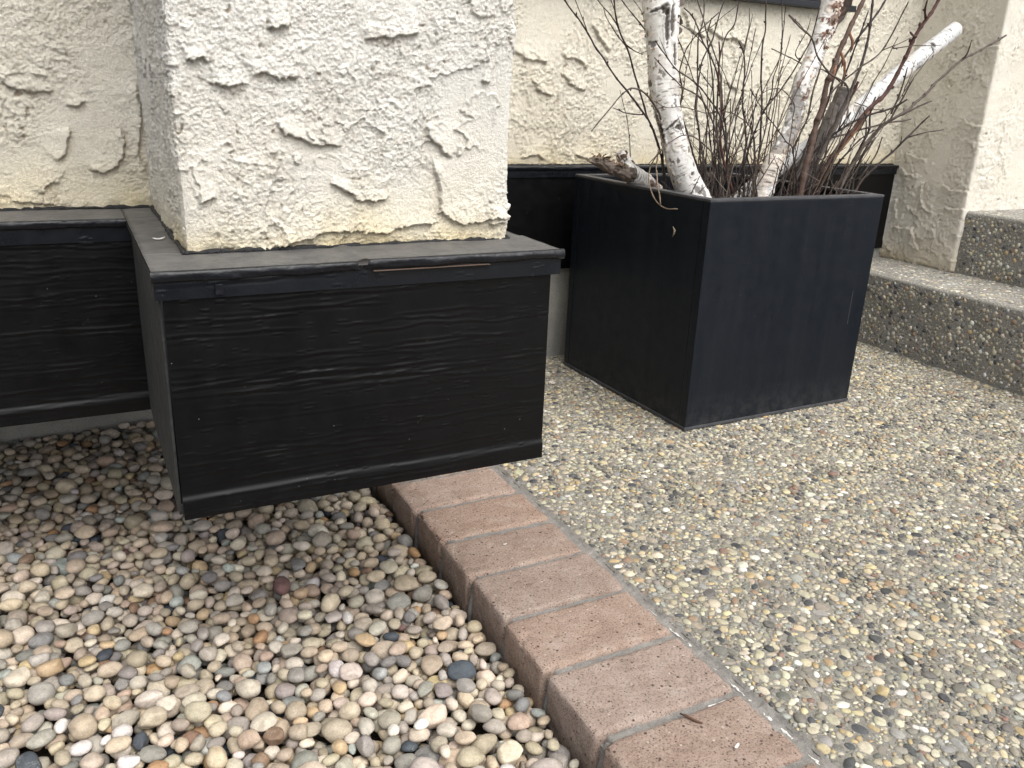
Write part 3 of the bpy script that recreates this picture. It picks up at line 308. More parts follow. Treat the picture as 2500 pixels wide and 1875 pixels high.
# ------------------------------------------------------------------ stucco
def stucco_height(P, uv, ledges, rough_amt=1.0, seed=0.0, ledge_amp=0.0042):
    """relief in metres at 3-D points P (uv = wall coordinates of the same points)"""
    q = P + 0.012 * np.stack([noise(P, 22, 3.1 + seed), noise(P, 22, 9.7 + seed), noise(P, 22, 5.3 + seed)], 1) + 0.0016 * np.stack([noise(P, 210, 13), noise(P, 210, 19), noise(P, 210, 25)], 1)
    h = 0.0016 * fbm(P, 9, 2, 1.0 + seed)
    F = fbm(q, 16, 4, 40 + seed, 0.6)                         # trowelled second coat
    coat = sstep(F, 0.0, 0.035); lip = np.exp(-np.clip(F, 0, 9) / 0.14) * coat
    vis = sstep(fbm(P, 7, 2, 71 + seed), -0.12, 0.22)           # ledges fade in and out along the edge
    h += (0.0012 * coat + 0.0022 * lip) * (0.1 + 0.9 * vis)
    F2 = fbm(q, 26, 3, 90 + seed, 0.6); c2 = sstep(F2, 0.12, 0.17)
    h += 0.0008 * c2 * np.exp(-np.clip(F2 - 0.12, 0, 9) / 0.5) * sstep(fbm(P, 9, 2, 33 + seed), -0.1, 0.3)
    r = sstep(fbm(P, 9, 3, 120 + seed), -0.5, 0.15)              # where it is knobbly
    kn = 0.6 * noise(P, 120, 7 + seed) + 0.8 * np.abs(noise(P, 260, 8 + seed)) + 1.0 * noise(P, 400, 2 + seed) + 0.7 * noise(P, 560, 4 + seed)
    h += rough_amt * (0.0004 + 0.00095 * r) * kn
    h += rough_amt * 0.0009 * r * sstep(1 - np.abs(noise(q, 60, 61 + seed)) * 4.0, 0.4, 0.9) * sstep(noise(P, 33, 63 + seed), -0.25, 0.2)
    h += rough_amt * 0.0009 * r * sstep(noise(q, 120, 66 + seed), 0.08, 0.2)
    pits = sstep(noise(P, 130, 55 + seed), 0.5, 0.68) * r * sstep(noise(P, 20, 58 + seed), 0.0, 0.3)
    h -= 0.0025 * pits
    w2 = uv + 0.0034 * np.stack([noise(P, 60, 11 + seed) + 0.55 * noise(P, 150, 12) + 0.4 * noise(P, 330, 13), noise(P, 60, 21 + seed) + 0.55 * noise(P, 150, 22) + 0.4 * noise(P, 330, 23)], 1)
    edge = np.zeros(len(P))
    for poly in ledges:
        d, s, t = smooth_seg_dist(w2, poly); fade = sstep(t, -0.02, 0.1) * sstep(1 - t, -0.02, 0.1)
        sd = d * s
        h += ledge_amp * fade * np.where(sd > 0, np.exp(-sd / 0.013), 0) * sstep(sd, -0.0004, 0.0006)
        h -= 0.0012 * fade * np.where(sd <= 0, np.exp(sd / 0.006), 0)
        edge = np.maximum(edge, fade * np.exp(-np.abs(sd + 0.002) / 0.0022))
    pore = sstep(-(1.0 * noise(P, 400, 2 + seed) + 0.7 * noise(P, 560, 4 + seed)), 0.42, 0.9)
    pits = np.clip(pits + 0.42 * pore * (0.25 + 0.75 * r), 0, 1)
    return h, r, edge, pits
def stucco_colour(P, h, r, edge, pits, zb, base, stain, stain_h=0.045, seed=0.0):
    z = P[:, 2] - zb
    base = np.array(base); stain = np.array(stain)
    s = np.exp(-np.clip(z + 0.014 * noise(P, 14, 4 + seed) + 0.01 * noise(P, 40, 6 + seed), 0, 9) / stain_h) * (0.75 + 0.5 * noise(P, 11, 77 + seed))
    s += 0.08 * sstep(fbm(P, 6, 3, 150 + seed), 0.1, 0.6)
    s = np.clip(s, 0, 0.95)
    c = base * (1 - s[:, None]) + stain * s[:, None]
    dirt = np.clip(0.35 * edge + 0.8 * pits + 0.16 * sstep(fbm(P, 60, 3, 31 + seed), 0.15, 0.5) * r, 0, 0.8)
    c = c * (1 - dirt[:, None]) + np.array([0.36, 0.28, 0.19]) * dirt[:, None]
    spots = sstep(noise(P, 90, 333 + seed), 0.68, 0.72) * 0.2
    c *= (1 - spots)[:, None]
    return c * (1 + 0.035 * noise(P, 20, 91))[:, None]
def stucco_wall(name, path, zs, ledges, base, stain, zb, us, seed=0.0, rough_amt=1.0, corner_r=0.008, parent=None, stain_h=0.036, ledge_amp=0.0048, bow=None):
    """path: plan polyline (metres) walked with the open air on its RIGHT; us: samples along it; ledge u-axis given by us->uv function"""
    path = np.array(path, float); L = np.r_[0, np.cumsum(np.linalg.norm(np.diff(path, axis=0), axis=1))]
    def at(u):
        k = np.clip(np.searchsorted(L, u, side='right') - 1, 0, len(path) - 2)
        t = (u - L[k]) / (L[k + 1] - L[k]); return path[k] + t[:, None] * (path[k + 1] - path[k])
    e = corner_r
    C = (at(np.clip(us - e, 0, L[-1])) + at(us) * 2 + at(np.clip(us + e, 0, L[-1]))) / 4
    T = at(np.clip(us + e * 1.2, 0, L[-1])) - at(np.clip(us - e * 1.2, 0, L[-1])); T /= np.linalg.norm(T, axis=1)[:, None]
    Nn = np.stack([T[:, 1], -T[:, 0]], 1)
    nu, nz = len(us), len(zs)
    P = np.zeros((nu, nz, 3)); P[:, :, 0] = C[:, 0:1]; P[:, :, 1] = C[:, 1:2]; P[:, :, 2] = zs[None, :]
    Nv = np.zeros((nu, nz, 3)); Nv[:, :, 0] = Nn[:, 0:1]; Nv[:, :, 1] = Nn[:, 1:2]
    Pf, Nf = P.reshape(-1, 3), Nv.reshape(-1, 3)
    # wall coordinate: x on walls facing -y, y on walls facing -x
    facing_x = np.abs(Nf[:, 0]) > 0.7
    uvx = np.stack([Pf[:, 0], Pf[:, 2]], 1); uvy = np.stack([Pf[:, 1], Pf[:, 2]], 1)
    uv = np.where((facing_x & (ledges.get('axis') == 'both'))[:, None], 99.0, uvy if ledges.get('axis') == 'y' else uvx)
    if ledges.get('axis') == 'y': uv = np.where((~facing_x)[:, None], 99.0, uv)
    h, r, ed, pits = stucco_height(Pf, uv, ledges['polys'], rough_amt, seed, ledge_amp)
    foot = np.exp(-(Pf[:, 2] - zs[0]) / 0.006)
    h = h - 0.004 * foot * (0.5 + noise(Pf, 60, 500)) 
    V = Pf + Nf * h[:, None]
    first = np.arange(nu) * nz
    V[first, 2] += 0.0035 * noise(Pf[first], 90, 600) + 0.0015 * noise(Pf[first], 300, 601)
    c = stucco_colour(Pf, h, r, ed, pits, zb, base, stain, stain_h, seed)
    F = grid_faces(nu, nz)[:, ::-1]
    F = F[:, ::-1]
    return mesh_np(name, V, F, M_stucco, parent, True, col=c)
def seg(a, b, step): return np.arange(a, b, step)

WHITE = (0.845, 0.825, 0.765); CREAM = (0.70, 0.665, 0.585); STAIN = (0.79, 0.675, 0.42)
CAPZ = 0.745 * S
LEDGE_COL = LEDGE['col']
# pillar: walked left inner corner -> front-left -> front-right -> back
x0, x1, yf, yb, yl = 0.143 * S, 0.697 * S, 1.365 * S, 2.80 * S, 1.90 * S
ls = yl - yf + 0.02; lf = x1 - x0; lr = yb - yf
zs = np.r_[seg(CAPZ, 0.70, 0.0010), seg(0.70, 0.80, 0.004), np.linspace(0.8, 3.2, 12)]
us = np.r_[seg(0, ls - 0.02, 0.0022), seg(ls - 0.02, ls + lf + 0.015, 0.00095), seg(ls + lf + 0.015, ls + lf + 0.1, 0.004), np.linspace(ls + lf + 0.1, ls + lf + lr, 30)]
pillar = empty('stucco_pillar', (x0, yf, CAPZ), label='white rough stucco pillar projecting above the black boxed base trim', cat='pillar')
def reparent(o, p):
    o.parent = p; o.data.transform(Matrix.Translation(-p.location)); return o
o = stucco_wall('stucco_face', [(x0, yl + 0.02), (x0, yf), (x1, yf), (x1, yb)], zs, {'axis': 'both', 'polys': LEDGE_COL}, WHITE, STAIN, CAPZ, us, 0.0, 0.85, ledge_amp=0.0046)
reparent(o, pillar)

# wall left of the pillar
xl = -1.6 * S
zs = np.r_[seg(CAPZ, 0.74, 0.0014), seg(0.74, 0.82, 0.005), np.linspace(0.82, 3.2, 12)]
us = np.r_[np.linspace(0, 0.6, 60)[:-1], seg(0.6, x0 - xl + 0.012, 0.0014)]
left_wall = empty('stucco_wall', (xl, yl, CAPZ), label='cream stucco wall left of the pillar, yellow stained along its foot', cat='wall')
reparent(stucco_wall('stucco_face', [(xl, yl), (x0 + 0.012, yl)], zs, {'axis': 'x', 'polys': LEDGE['left']}, (0.86, 0.82, 0.715), STAIN, CAPZ, us, 3.0, 1.1, ledge_amp=0.0048), left_wall)

# wall behind the planter
yw = 2.815 * S; xr = 3.475 * S
zs = np.r_[seg(CAPZ, 1.40 * S, 0.0022), seg(1.40 * S, 1.6 * S, 0.006), np.linspace(1.6 * S, 3.2, 10)]
us = np.r_[seg(0, 0.25, 0.02), seg(0.25, xr - x1 + 0.01, 0.0022)]
back_wall = empty('stucco_wall', (x1, yw, CAPZ), label='cream stucco wall under the window behind the planter', cat='wall')
reparent(stucco_wall('stucco_face', [(x1, yw), (xr + 0.01, yw)], zs, {'axis': 'x', 'polys': LEDGE['back']}, (0.84, 0.795, 0.68), STAIN, CAPZ, us, 8.0, 1.4, stain_h=0.03, ledge_amp=0.006), back_wall)

# buttress by the steps: left face then front face
yb0 = 2.405 * S; zb0 = 0.312 * S
ls = yw + 0.02 - yb0
zs = np.r_[seg(zb0, 1.45 * S, 0.0026), np.linspace(1.45 * S, 3.2, 14)]
us = np.r_[seg(0, ls + 0.25, 0.0024), np.linspace(ls + 0.25, ls + 2.0, 30)]
butt = empty('stucco_wall', (xr, yb0, zb0), label='beige stucco return wall standing on the steps at the right', cat='wall')
o = stucco_wall('stucco_face', [(xr, yw + 0.02), (xr, yb0), (xr + 2.0, yb0)], zs, {'axis': 'y', 'polys': LEDGE['butt']}, (0.82, 0.78, 0.685), (0.68, 0.56, 0.36), zb0, us, 14.0, 0.75, 0.006, stain_h=0.035, ledge_amp=0.0048)
reparent(o, butt)

# foundation
fnd = box('foundation_wall', -1.0, xr + 0.3, 2.80 * S, 2.80 * S + 0.2, -0.3, 0.36 * S, M_found, bevel=0); tag(fnd, kind='structure')

# ------------------------------------------------------------------ black metal trims
def emboss(name, u0, u1, v0, v1, plane, fixed, parent, m, seed, n_wave, n_dash, step=0.0011, amp=0.00055, fold=None, ends=True, t=0.004):
    """embossed wood-grain sheet standing in plane x=fixed or y=fixed, with real thickness"""
    R = np.random.default_rng(seed); nu = int((u1 - u0) / step) + 2; nv = int((v1 - v0) / step) + 2
    U, Vv = np.meshgrid(np.linspace(u0, u1, nu), np.linspace(v0, v1, nv), indexing='ij'); H = np.zeros_like(U)
    for k in range(n_wave):
        zc = R.uniform(v0, v1); a = R.uniform(u0 - 0.1, u1 - 0.05); ln = R.uniform(0.07, 0.38); b = a + ln
        ph, ph2 = R.uniform(0, 6.3, 2); A1 = R.uniform(0.0006, 0.002); wl = R.uniform(0.09, 0.2)
        c = zc + A1 * np.sin(U * 6.28 / wl + ph) + A1 * 0.4 * np.sin(U * 6.28 / wl * 2.7 + ph2) + R.normal(0, 0.006) * (U - a)
        env = sstep(U, a, a + 0.03) * sstep(-U, -b, -b + 0.03); d = (Vv - c) / 0.0014
        H += R.uniform(0.25, 0.7) * amp * 0.85 * env * (np.exp(-d * d) - 0.6 * np.exp(-(d + 1.8) ** 2))
    for k in range(n_dash):
        zc = R.uniform(v0, v1); a = R.uniform(u0, u1 - 0.01); b = a + R.uniform(0.007, 0.013); c = zc + 0.02 * (U - a)
        env = sstep(U, a, a + 0.003) * sstep(-U, -b, -b + 0.003); d = (Vv - c) / 0.0008
        H += 0.65 * amp * env * (np.exp(-d * d) - 0.6 * np.exp(-(d + 1.8) ** 2))
    P2 = np.stack([U.ravel(), Vv.ravel(), np.full(U.size, fixed)], 1)
    H += (0.0010 * fbm(P2, 4, 2, seed)).reshape(U.shape)
    if fold: 
        fz = fold + 0.0012 * np.sin(U * 14) ; d = (Vv - fz)
        H += 0.0024 * (1 / (1 + np.exp(d / 0.0011)))
    X = np.stack([U, fixed - H, Vv], -1) if plane == 'y' else np.stack([fixed - H, U, Vv], -1)
    V = X.reshape(-1, 3); F = grid_faces(nu, nv)
    if plane == 'x': F = F[:, ::-1]
    # thickness: a rim folded back behind the sheet
    idx = np.r_[np.arange(nv), np.arange(1, nu) * nv + nv - 1, (nu - 1) * nv + np.arange(nv - 2, -1, -1), np.arange(nu - 2, 0, -1) * nv]
    back = V[idx].copy(); back[:, 1 if plane == 'y' else 0] = fixed + t
    k = len(idx); f0 = len(V); o0 = f0 + k; V = np.vstack([V, V[idx], back]); ii = f0 + np.arange(k)
    q = np.stack([ii, o0 + np.arange(k), o0 + (np.arange(k) + 1) % k, np.roll(ii, -1)], 1)
    if plane == 'x': q = q[:, ::-1]
    F = np.vstack([F, q])
    o = mesh_np(name, V, F, m, None, True)
    if parent: reparent(o, parent)
    return o
def flashing_top(name, x0, x1, y0, y1, z, parent, m, seam=None, step=0.004, t=0.003):
    """dusty metal cap lying level, slightly buckled"""
    nu, nv = max(3, int((x1 - x0) / step)), max(3, int((y1 - y0) / step))
    U, V_ = np.meshgrid(np.linspace(x0, x1, nu), np.linspace(y0, y1, nv), indexing='ij')
    P = np.stack([U.ravel(), V_.ravel(), np.full(U.size, z)], 1)
    P[:, 2] += 0.0006 * fbm(P, 20, 2, 5)
    if seam is not None:
        P[:, 2] += 0.0025 * np.exp(-((P[:, 0] - seam) / 0.005) ** 2) + 0.0012 * (P[:, 0] > seam)
    B = P.copy(); B[:, 2] = z - t; V = np.vstack([P, B]); F = grid_faces(nu, nv); n = len(P)
    idx = np.r_[np.arange(nv), np.arange(1, nu) * nv + nv - 1, (nu - 1) * nv + np.arange(nv - 2, -1, -1), np.arange(nu - 2, 0, -1) * nv]
    q = np.stack([idx, n + idx, n + np.roll(idx, -1), np.roll(idx, -1)], 1)
    F = np.vstack([F, q])
    return reparent(mesh_np(name, V, F, m, None, False), parent)
def crinkle_lip(name, a0, a1, plane, fixed, ztop, zlow, parent, m, seam=None, seed=0, step=0.0015):
    """the hand folded front edge of the flashing: a dented ribbon rolling from the top down the front"""
    n = int((a1 - a0) / step) + 2; u = np.linspace(a0, a1, n); prof = []
    for k in range(9):
        # profile: back on top, round the nose, down the front, tucked in below
        px = [0.003, 0.0012, 0.0003, -0.0003, -0.0012, -0.0008, -0.0002, 0.0008, 0.004][k]
        pz = [0.0006, 0.0006, 0.0003, -0.0006, -0.3, -0.55, -0.8, -1.0, -1.02][k]
        z = ztop + pz if k < 4 else ztop + pz * (ztop - zlow)
        P = np.stack([u, np.full(n, fixed), np.full(n, z)], 1)
        amp = [0, 0.2, 0.5, 0.8, 1, 1.0, 1.0, 1.0, 0.2][k]
        dd = amp * (0.0007 * fbm(P * [1, 1, 7], 30, 3, seed) + 0.0007 * noise(P * [0.45, 1, 5], 150, seed + 5) + 0.0004 * noise(P * [0.6, 1, 4], 420, seed + 6))
        zz = z + amp * 0.0014 * noise(P, 30, seed + 9) * (k > 4) 
        if seam is not None:
            sdist = (u - seam); dd -= amp * (0.0035 * np.exp(-(sdist / 0.004) ** 2)); zz = zz + (sdist > 0) * 0.0012 - amp * 0.003 * np.exp(-(sdist / 0.0035) ** 2)
            dd += amp * 0.0006 * (sdist > 0)
        off = fixed + px - dd
        prof.append(np.stack([u, off, zz], 1) if plane == 'y' else np.stack([off, u, zz], 1))
    V = np.stack(prof, 1).reshape(-1, 3); F = grid_faces(n, 9)
    F = F[:, ::-1] if plane == 'y' else F
    return reparent(mesh_np(name, V, F, m, None, True), parent)
def sealant(name, path, z, parent, seed, amp=0.003):
    pts = []; P = np.array(path, float); L = np.r_[0, np.cumsum(np.linalg.norm(np.diff(P, axis=0), axis=1))]
    u = np.arange(0, L[-1], 0.0025); x = np.interp(u, L, P[:, 0]); y = np.interp(u, L, P[:, 1]); q = np.stack([x, y, np.full(len(u), z)], 1)
    r = 0.0022 + amp * 0.6 * np.clip(noise(q, 80, seed) + 0.4 * noise(q, 300, seed + 3), -0.5, 1)
    V, F, c = tube_geo(np.stack([x, y, np.full(len(u), z) + 0.001 * noise(q, 120, seed + 1), np.maximum(r, 0.0006)], 1), 7)
    V2, F2 = merge([(V, F, c)])
    return reparent(mesh_np(name, V2, F2, M_seal, None, True), parent)

ZB = 0.357 * S; LIP = 0.731 * S; STR = 0.705 * S
PX0, PX1, PY = 0.090 * S, 0.724 * S, 1.245 * S
bay = empty('base_trim', (PX0, PY, ZB), label='black metal clad box base wrapping the foot of the stucco pillar', cat='trim')
emboss('front_panel', 0.0945 * S, PX1, ZB, STR + 0.004, 'y', PY, bay, M_panel, 21, 62, 240, step=0.0009, fold=ZB + 0.0195)
emboss('fascia_strip', 0.0852 * S, 0.7388 * S, STR - 0.0005, LIP + 0.003, 'y', PY - 0.0035, bay, M_strip, 5, 5, 16, amp=0.0007, t=0.006)
seamx = 0.385 * S
flashing_top('top_flashing', 0.083 * S, 0.74 * S, 1.235 * S, yf + 0.012, CAPZ, bay, M_cap, seam=seamx)
flashing_top('top_flashing', 0.083 * S, x0 + 0.012, yf + 0.0125, 1.765 * S, CAPZ, bay, M_cap)
flashing_top('top_flashing', x1 - 0.012, 0.74 * S, yf + 0.0125, 2.765 * S, CAPZ, bay, M_cap)
crinkle_lip('flashing_lip', 0.083 * S - 0.001, 0.74 * S + 0.0015, 'y', 1.235 * S, CAPZ, LIP, bay, M_lip, seam=seamx, seed=3)
box('wood_sliver', 0.40 * S, 0.60 * S, 1.232 * S, 1.245 * S, LIP - 0.0008, LIP - 0.0004, M_copper, bay, 0)
# rounded corner caps for the lip, right and left sides
box('flashing_side', 0.7375 * S, 0.7415 * S, 1.237 * S, 2.765 * S, LIP, CAPZ - 0.0005, M_lip, bay, 0.0008)
box('flashing_side', 0.083 * S, 0.0865 * S, 1.24 * S, 1.76 * S, LIP + 0.001, CAPZ - 0.0008, M_side, bay, 0.0008)
emboss('side_board', PY + 0.007, 1.765 * S, ZB + 0.002, LIP + 0.001, 'x', PX0 - 0.0005, bay, M_side, 33, 0, 0, step=0.004, t=0.0022)
emboss('side_board', PY + 0.004, 1.765 * S, ZB + 0.002, LIP + 0.001, 'x', PX1 + 0.0, bay, M_panel, 34, 0, 0, step=0.006, t=-0.004)
box('side_board', PX1 - 0.002, PX1 + 0.0015, PY + 0.005, 2.79 * S, ZB + 0.002, LIP, M_panel, bay, 0)
box('soffit', PX0 + 0.001, PX1 - 0.003, PY + 0.003, 2.79 * S, ZB + 0.004, ZB + 0.012, M_dark, bay, 0)
sealant('sealant_bead', [(x0 - 0.001, 1.89 * S), (x0 - 0.001, yf - 0.001), (x1 + 0.001, yf - 0.001), (x1 + 0.001, yf + 0.2)], CAPZ + 0.001, bay, 3)
box('paint_scuff', 0.165 * S, 0.176 * S, PY - 0.0062, PY - 0.005, STR + 0.002, LIP - 0.004, M_lip, bay, 0.0004)

LY = 1.757 * S
ltrim = empty('base_trim', (xl, LY, ZB), label='black embossed metal trim below the left stucco wall', cat='trim')
emboss('front_panel', -0.62 * S, PX0 + 0.001, ZB, STR + 0.004, 'y', LY, ltrim, M_panel, 44, 100, 240, fold=ZB + 0.0195, step=0.0013)
emboss('front_panel', xl, -0.62 * S - 0.002, ZB, STR + 0.004, 'y', LY, ltrim, M_panel, 45, 5, 10, fold=ZB + 0.0195, step=0.006)
emboss('fascia_strip', xl, PX0 + 0.001, STR - 0.001, LIP + 0.003, 'y', LY - 0.004, ltrim, M_strip, 6, 8, 22, amp=0.0008, t=0.006)
flashing_top('top_flashing', xl, 0.083 * S - 0.0005, LY - 0.006, yl + 0.01, CAPZ, ltrim, M_cap)
flashing_top('top_flashing', 0.083 * S, x0 + 0.012, 1.7655 * S, yl + 0.01, CAPZ - 0.0003, ltrim, M_cap)
crinkle_lip('flashing_lip', xl, 0.083 * S - 0.0005, 'y', LY - 0.006, CAPZ, LIP, ltrim, M_lip, seed=8)
box('soffit', xl, PX0 - 0.001, LY + 0.005, 2.79 * S, ZB + 0.004, ZB + 0.012, M_dark, ltrim, 0)
sealant('sealant_bead', [(xl, yl - 0.001), (x0 - 0.002, yl - 0.001)], CAPZ + 0.001, ltrim, 8)

BY = 2.785 * S
rtrim = empty('base_trim', (0.75 * S, BY, ZB), label='black metal trim along the wall behind the planter', cat='trim')
emboss('front_panel', 0.745 * S, 3.46 * S, ZB, STR + 0.01, 'y', BY, rtrim, M_panel, 55, 40, 80, fold=ZB + 0.0195, step=0.004)
emboss('fascia_strip', 0.745 * S, 3.462 * S, STR, LIP + 0.002, 'y', BY - 0.004, rtrim, M_strip, 7, 9, 10, step=0.003, amp=0.0006, t=0.006)
flashing_top('top_flashing', 0.745 * S, 3.466 * S, BY - 0.006, yw + 0.01, CAPZ, rtrim, M_cap)
crinkle_lip('flashing_lip', 0.745 * S, 3.466 * S, 'y', BY - 0.006, CAPZ, LIP, rtrim, M_lip, seed=18, step=0.003)
sealant('sealant_bead', [(x1, yw - 0.001), (xr, yw - 0.001)], CAPZ + 0.001, rtrim, 18)

# window: only the bottom of its dark frame shows
WX0, WX1, WZ = 1.25 * S, 3.0 * S, 1.372 * S
win = empty('window', (WX0, yw, WZ), label='dark framed window above the wall behind the planter, only its sill showing', cat='window')
M_frame = black_metal('dark_window_frame', (0.016, 0.018, 0.022), 0.35, bumpd=0.0001, specks=False)
fy = yw - 0.002
box('sill', WX0 - 0.006, WX1 + 0.01, fy - 0.026, fy + 0.05, WZ, WZ + 0.014, M_frame, win)
box('frame', WX0, WX1, fy - 0.018, fy + 0.05, WZ + 0.0145, WZ + 0.045, M_frame, win)
box('frame', WX0 + 0.01, WX1 - 0.01, fy - 0.010, fy + 0.05, WZ + 0.0455, WZ + 0.07, M_frame, win)
box('frame', WX0, WX0 + 0.05, fy - 0.014, fy + 0.05, WZ + 0.0705, WZ + 0.9, M_frame, win)
box('frame', WX1 - 0.05, WX1, fy - 0.014, fy + 0.05, WZ + 0.0705, WZ + 0.9, M_frame, win)
box('pane', WX0 + 0.051, WX1 - 0.051, fy - 0.004, fy, WZ + 0.071, WZ + 0.9, M_glass, win, 0)

# ------------------------------------------------------------------ brick edging
BX0, BX1 = 0.668 * S, 0.963 * S
edging = empty('brick_edging', (BX0, 0.3 * S, -0.1), label='row of tan clay pavers edging the pebble bed', cat='edging')
def brick_mesh(L, Wd, H, seed):
    """paver with worn arrises, pitted faces; origin at its top centre"""
    nx, ny, nz = 56, 34, 16
    V = []; F = []; col = []
    def face(o, du, dv, n, nu, nv):
        a = np.linspace(0, 1, nu); b = np.linspace(0, 1, nv); A, B = np.meshgrid(a, b, indexing='ij')
        P = o + A[..., None] * du + B[..., None] * dv; base = sum(len(v) for v in V)
        V.append(P.reshape(-1, 3)); F.append(grid_faces(nu, nv) + base)
    l, w, h = L / 2, Wd / 2, H; X, Y, Z = np.eye(3)
    face(np.array([-l, -w, 0.]), 2 * l * X, 2 * w * Y, Z, nx, ny)
    face(np.array([-l, -w, -h]), h * Z, 2 * w * Y, -X, nz, ny)
    face(np.array([l, -w, 0.]), -h * Z, 2 * w * Y, X, nz, ny)
    face(np.array([-l, -w, -h]), 2 * l * X, h * Z, -Y, nx, nz)
    face(np.array([-l, w, 0.]), 2 * l * X, -h * Z, Y, nx, nz)
    V = np.vstack(V); F = np.vstack(F)
    r = 0.0055                                       # rounded arris
    Cn = np.stack([np.clip(V[:, 0], -l + r, l - r), np.clip(V[:, 1], -w + r, w - r), np.clip(V[:, 2], -h, -r)], 1)
    d = V - Cn; ln = np.linalg.norm(d, axis=1)[:, None] + 1e-9
    q = np.where(ln > r * 0.999, Cn + d / ln * r, V); Q = q + seed
    nrm = d / ln
    wob = 0.0010 * fbm(Q, 24, 3, 5) + 0.0006 * noise(Q, 140, 6) - 0.0012 * sstep(noise(Q, 75, 8), 0.4, 0.6)
    chip = sstep(noise(Q, 45, 9), 0.25, 0.55) * sstep(ln[:, 0], r * 1.0, r * 1.45) * 0.003
    q = q + nrm * (wob - chip)[:, None]
    q[:, :2] *= 1 + 0.006 * noise(Q, 12, 12)[:, None]
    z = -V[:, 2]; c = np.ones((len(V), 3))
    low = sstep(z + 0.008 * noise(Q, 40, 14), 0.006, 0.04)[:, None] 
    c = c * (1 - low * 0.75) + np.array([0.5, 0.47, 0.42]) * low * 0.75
    pale = (sstep(fbm(Q, 20, 3, 44), 0.15, 0.6) * 0.5)[:, None]; c = c * (1 - pale) + np.array([1.15, 1.2, 1.28]) * pale
    return q, F, c
joints = [0.20, 0.375, 0.55, 0.728, 0.902, 1.084, 1.258, 1.427, 1.592, 1.760, 1.930, 2.10, 2.27, 2.44, 2.61, 2.78]
gap = 0.0085
BR = random.Random(4)
for k in range(len(joints) - 1):
    a, b = joints[k] * S, joints[k + 1] * S; Wd = b - a - gap
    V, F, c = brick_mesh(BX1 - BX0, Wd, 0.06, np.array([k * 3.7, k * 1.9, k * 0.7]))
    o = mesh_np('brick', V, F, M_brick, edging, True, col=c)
    tilt = BR.uniform(-0.012, 0.012)
    o.location = ((BX0 + BX1) / 2 + BR.uniform(-0.0035, 0.0035) - edging.location.x, (a + b) / 2 - edging.location.y, BR.uniform(-0.0012, 0.0012) + 0.001 - edging.location.z)
    o.rotation_euler = (BR.uniform(-0.01, 0.01), BR.uniform(-0.006, 0.006), BR.uniform(-0.014, 0.014))
# mortar: between the bricks and along their right side
nu, nv = 110, 1200
U, Vv = np.meshgrid(np.linspace(BX0 + 0.006, 0.986 * S, nu), np.linspace(0.2 * S, 2.78 * S, nv), indexing='ij')
P = np.stack([U.ravel(), Vv.ravel(), np.zeros(U.size)], 1)
P[:, 2] = -0.0036 + 0.0018 * fbm(P, 60, 3, 2) + 0.0006 * noise(P, 400, 3) + np.where(P[:, 0] > BX1 - 0.002, 0.0012 * noise(P, 35, 4) + 0.0032 * sstep(P[:, 0], BX1 + 0.006, 0.99 * S), 0)
P[:, 2] -= 0.02 * sstep(-P[:, 0], -(BX0 + 0.012), -(BX0 + 0.006))
P[:, 0] += 0.0015 * noise(P, 60, 9)
mo = mesh_np('mortar', P, grid_faces(nu, nv), M_mortar, None, True); reparent(mo, edging)
box('mortar_bed', BX0 + 0.004, 0.99 * S, 0.2 * S, 2.79 * S, -0.12, -0.012, M_mortar, edging, 0)
# squeezed-out mortar on the pebble side of each joint
for k in range(1, len(joints) - 1):
    y = joints[k] * S; V, F, c = tube_geo([(BX0 + 0.009, y, -0.008, 0.003), (BX0 + 0.008, y, -0.02, 0.0042), (BX0 + 0.006, y + 0.001, -0.04, 0.0062), (BX0 + 0.002, y, -0.07, 0.0085)], 9)
    V = V + 0.0015 * np.stack([noise(V, 150, 1), noise(V, 150, 2), noise(V, 150, 3)], 1)
    V2, F2 = merge([(V, F, c)]); reparent(mesh_np('joint_mortar', V2, F2, M_mortar, None, True), edging)
# white lime bloom line between mortar and patio
for (ya, yb_, w0) in ((0.50, 0.86, 0.0016), (0.86, 1.14, 0.0017), (1.15, 1.21, 0.0009)):
    u = np.arange(ya * S, yb_ * S, 0.0018); q = np.stack([np.full(len(u), 0.968 * S), u, np.zeros(len(u))], 1)
    r = np.clip(w0 * (0.6 + 1.2 * noise(q, 70, 3) + 0.9 * noise(q, 300, 5)), 0.00025, 0.004)
    x = 0.9685 * S + 0.0022 * noise(q, 30, 7) + 0.0016 * noise(q, 240, 8)
    V, F, c = tube_geo(np.stack([x, u, np.zeros(len(u)), r], 1), 6); V[:, 2] = -0.0042 + V[:, 2] * 0.35 + 0.0006 * noise(V, 80, 2); V2, F2 = merge([(V, F, c)])
    reparent(mesh_np('lime_line', V2, F2, M_lime, None, True), edging)
u = np.linspace(BX0 + 0.02, BX1 - 0.02, 90)
for jy, a, b in ((1.258, 0.0, 0.75), (1.427, 0.35, 0.7), (0.902, 0.82, 1.0)):
    uu = u[int(a * 90):int(b * 90)]; q = np.stack([uu, np.full(len(uu), jy * S - 0.003), np.zeros(len(uu))], 1)
    r = np.clip(0.0007 + 0.0009 * noise(q, 90, 3), 0.0002, 0.002)
    V, F, c = tube_geo(np.stack([uu, jy * S - 0.0028 + 0.001 * noise(q, 60, 4), np.full(len(uu), -0.0035), r], 1), 5); V2, F2 = merge([(V, F, c)])
    reparent(mesh_np('lime_line', V2, F2, M_lime, None, True), edging)

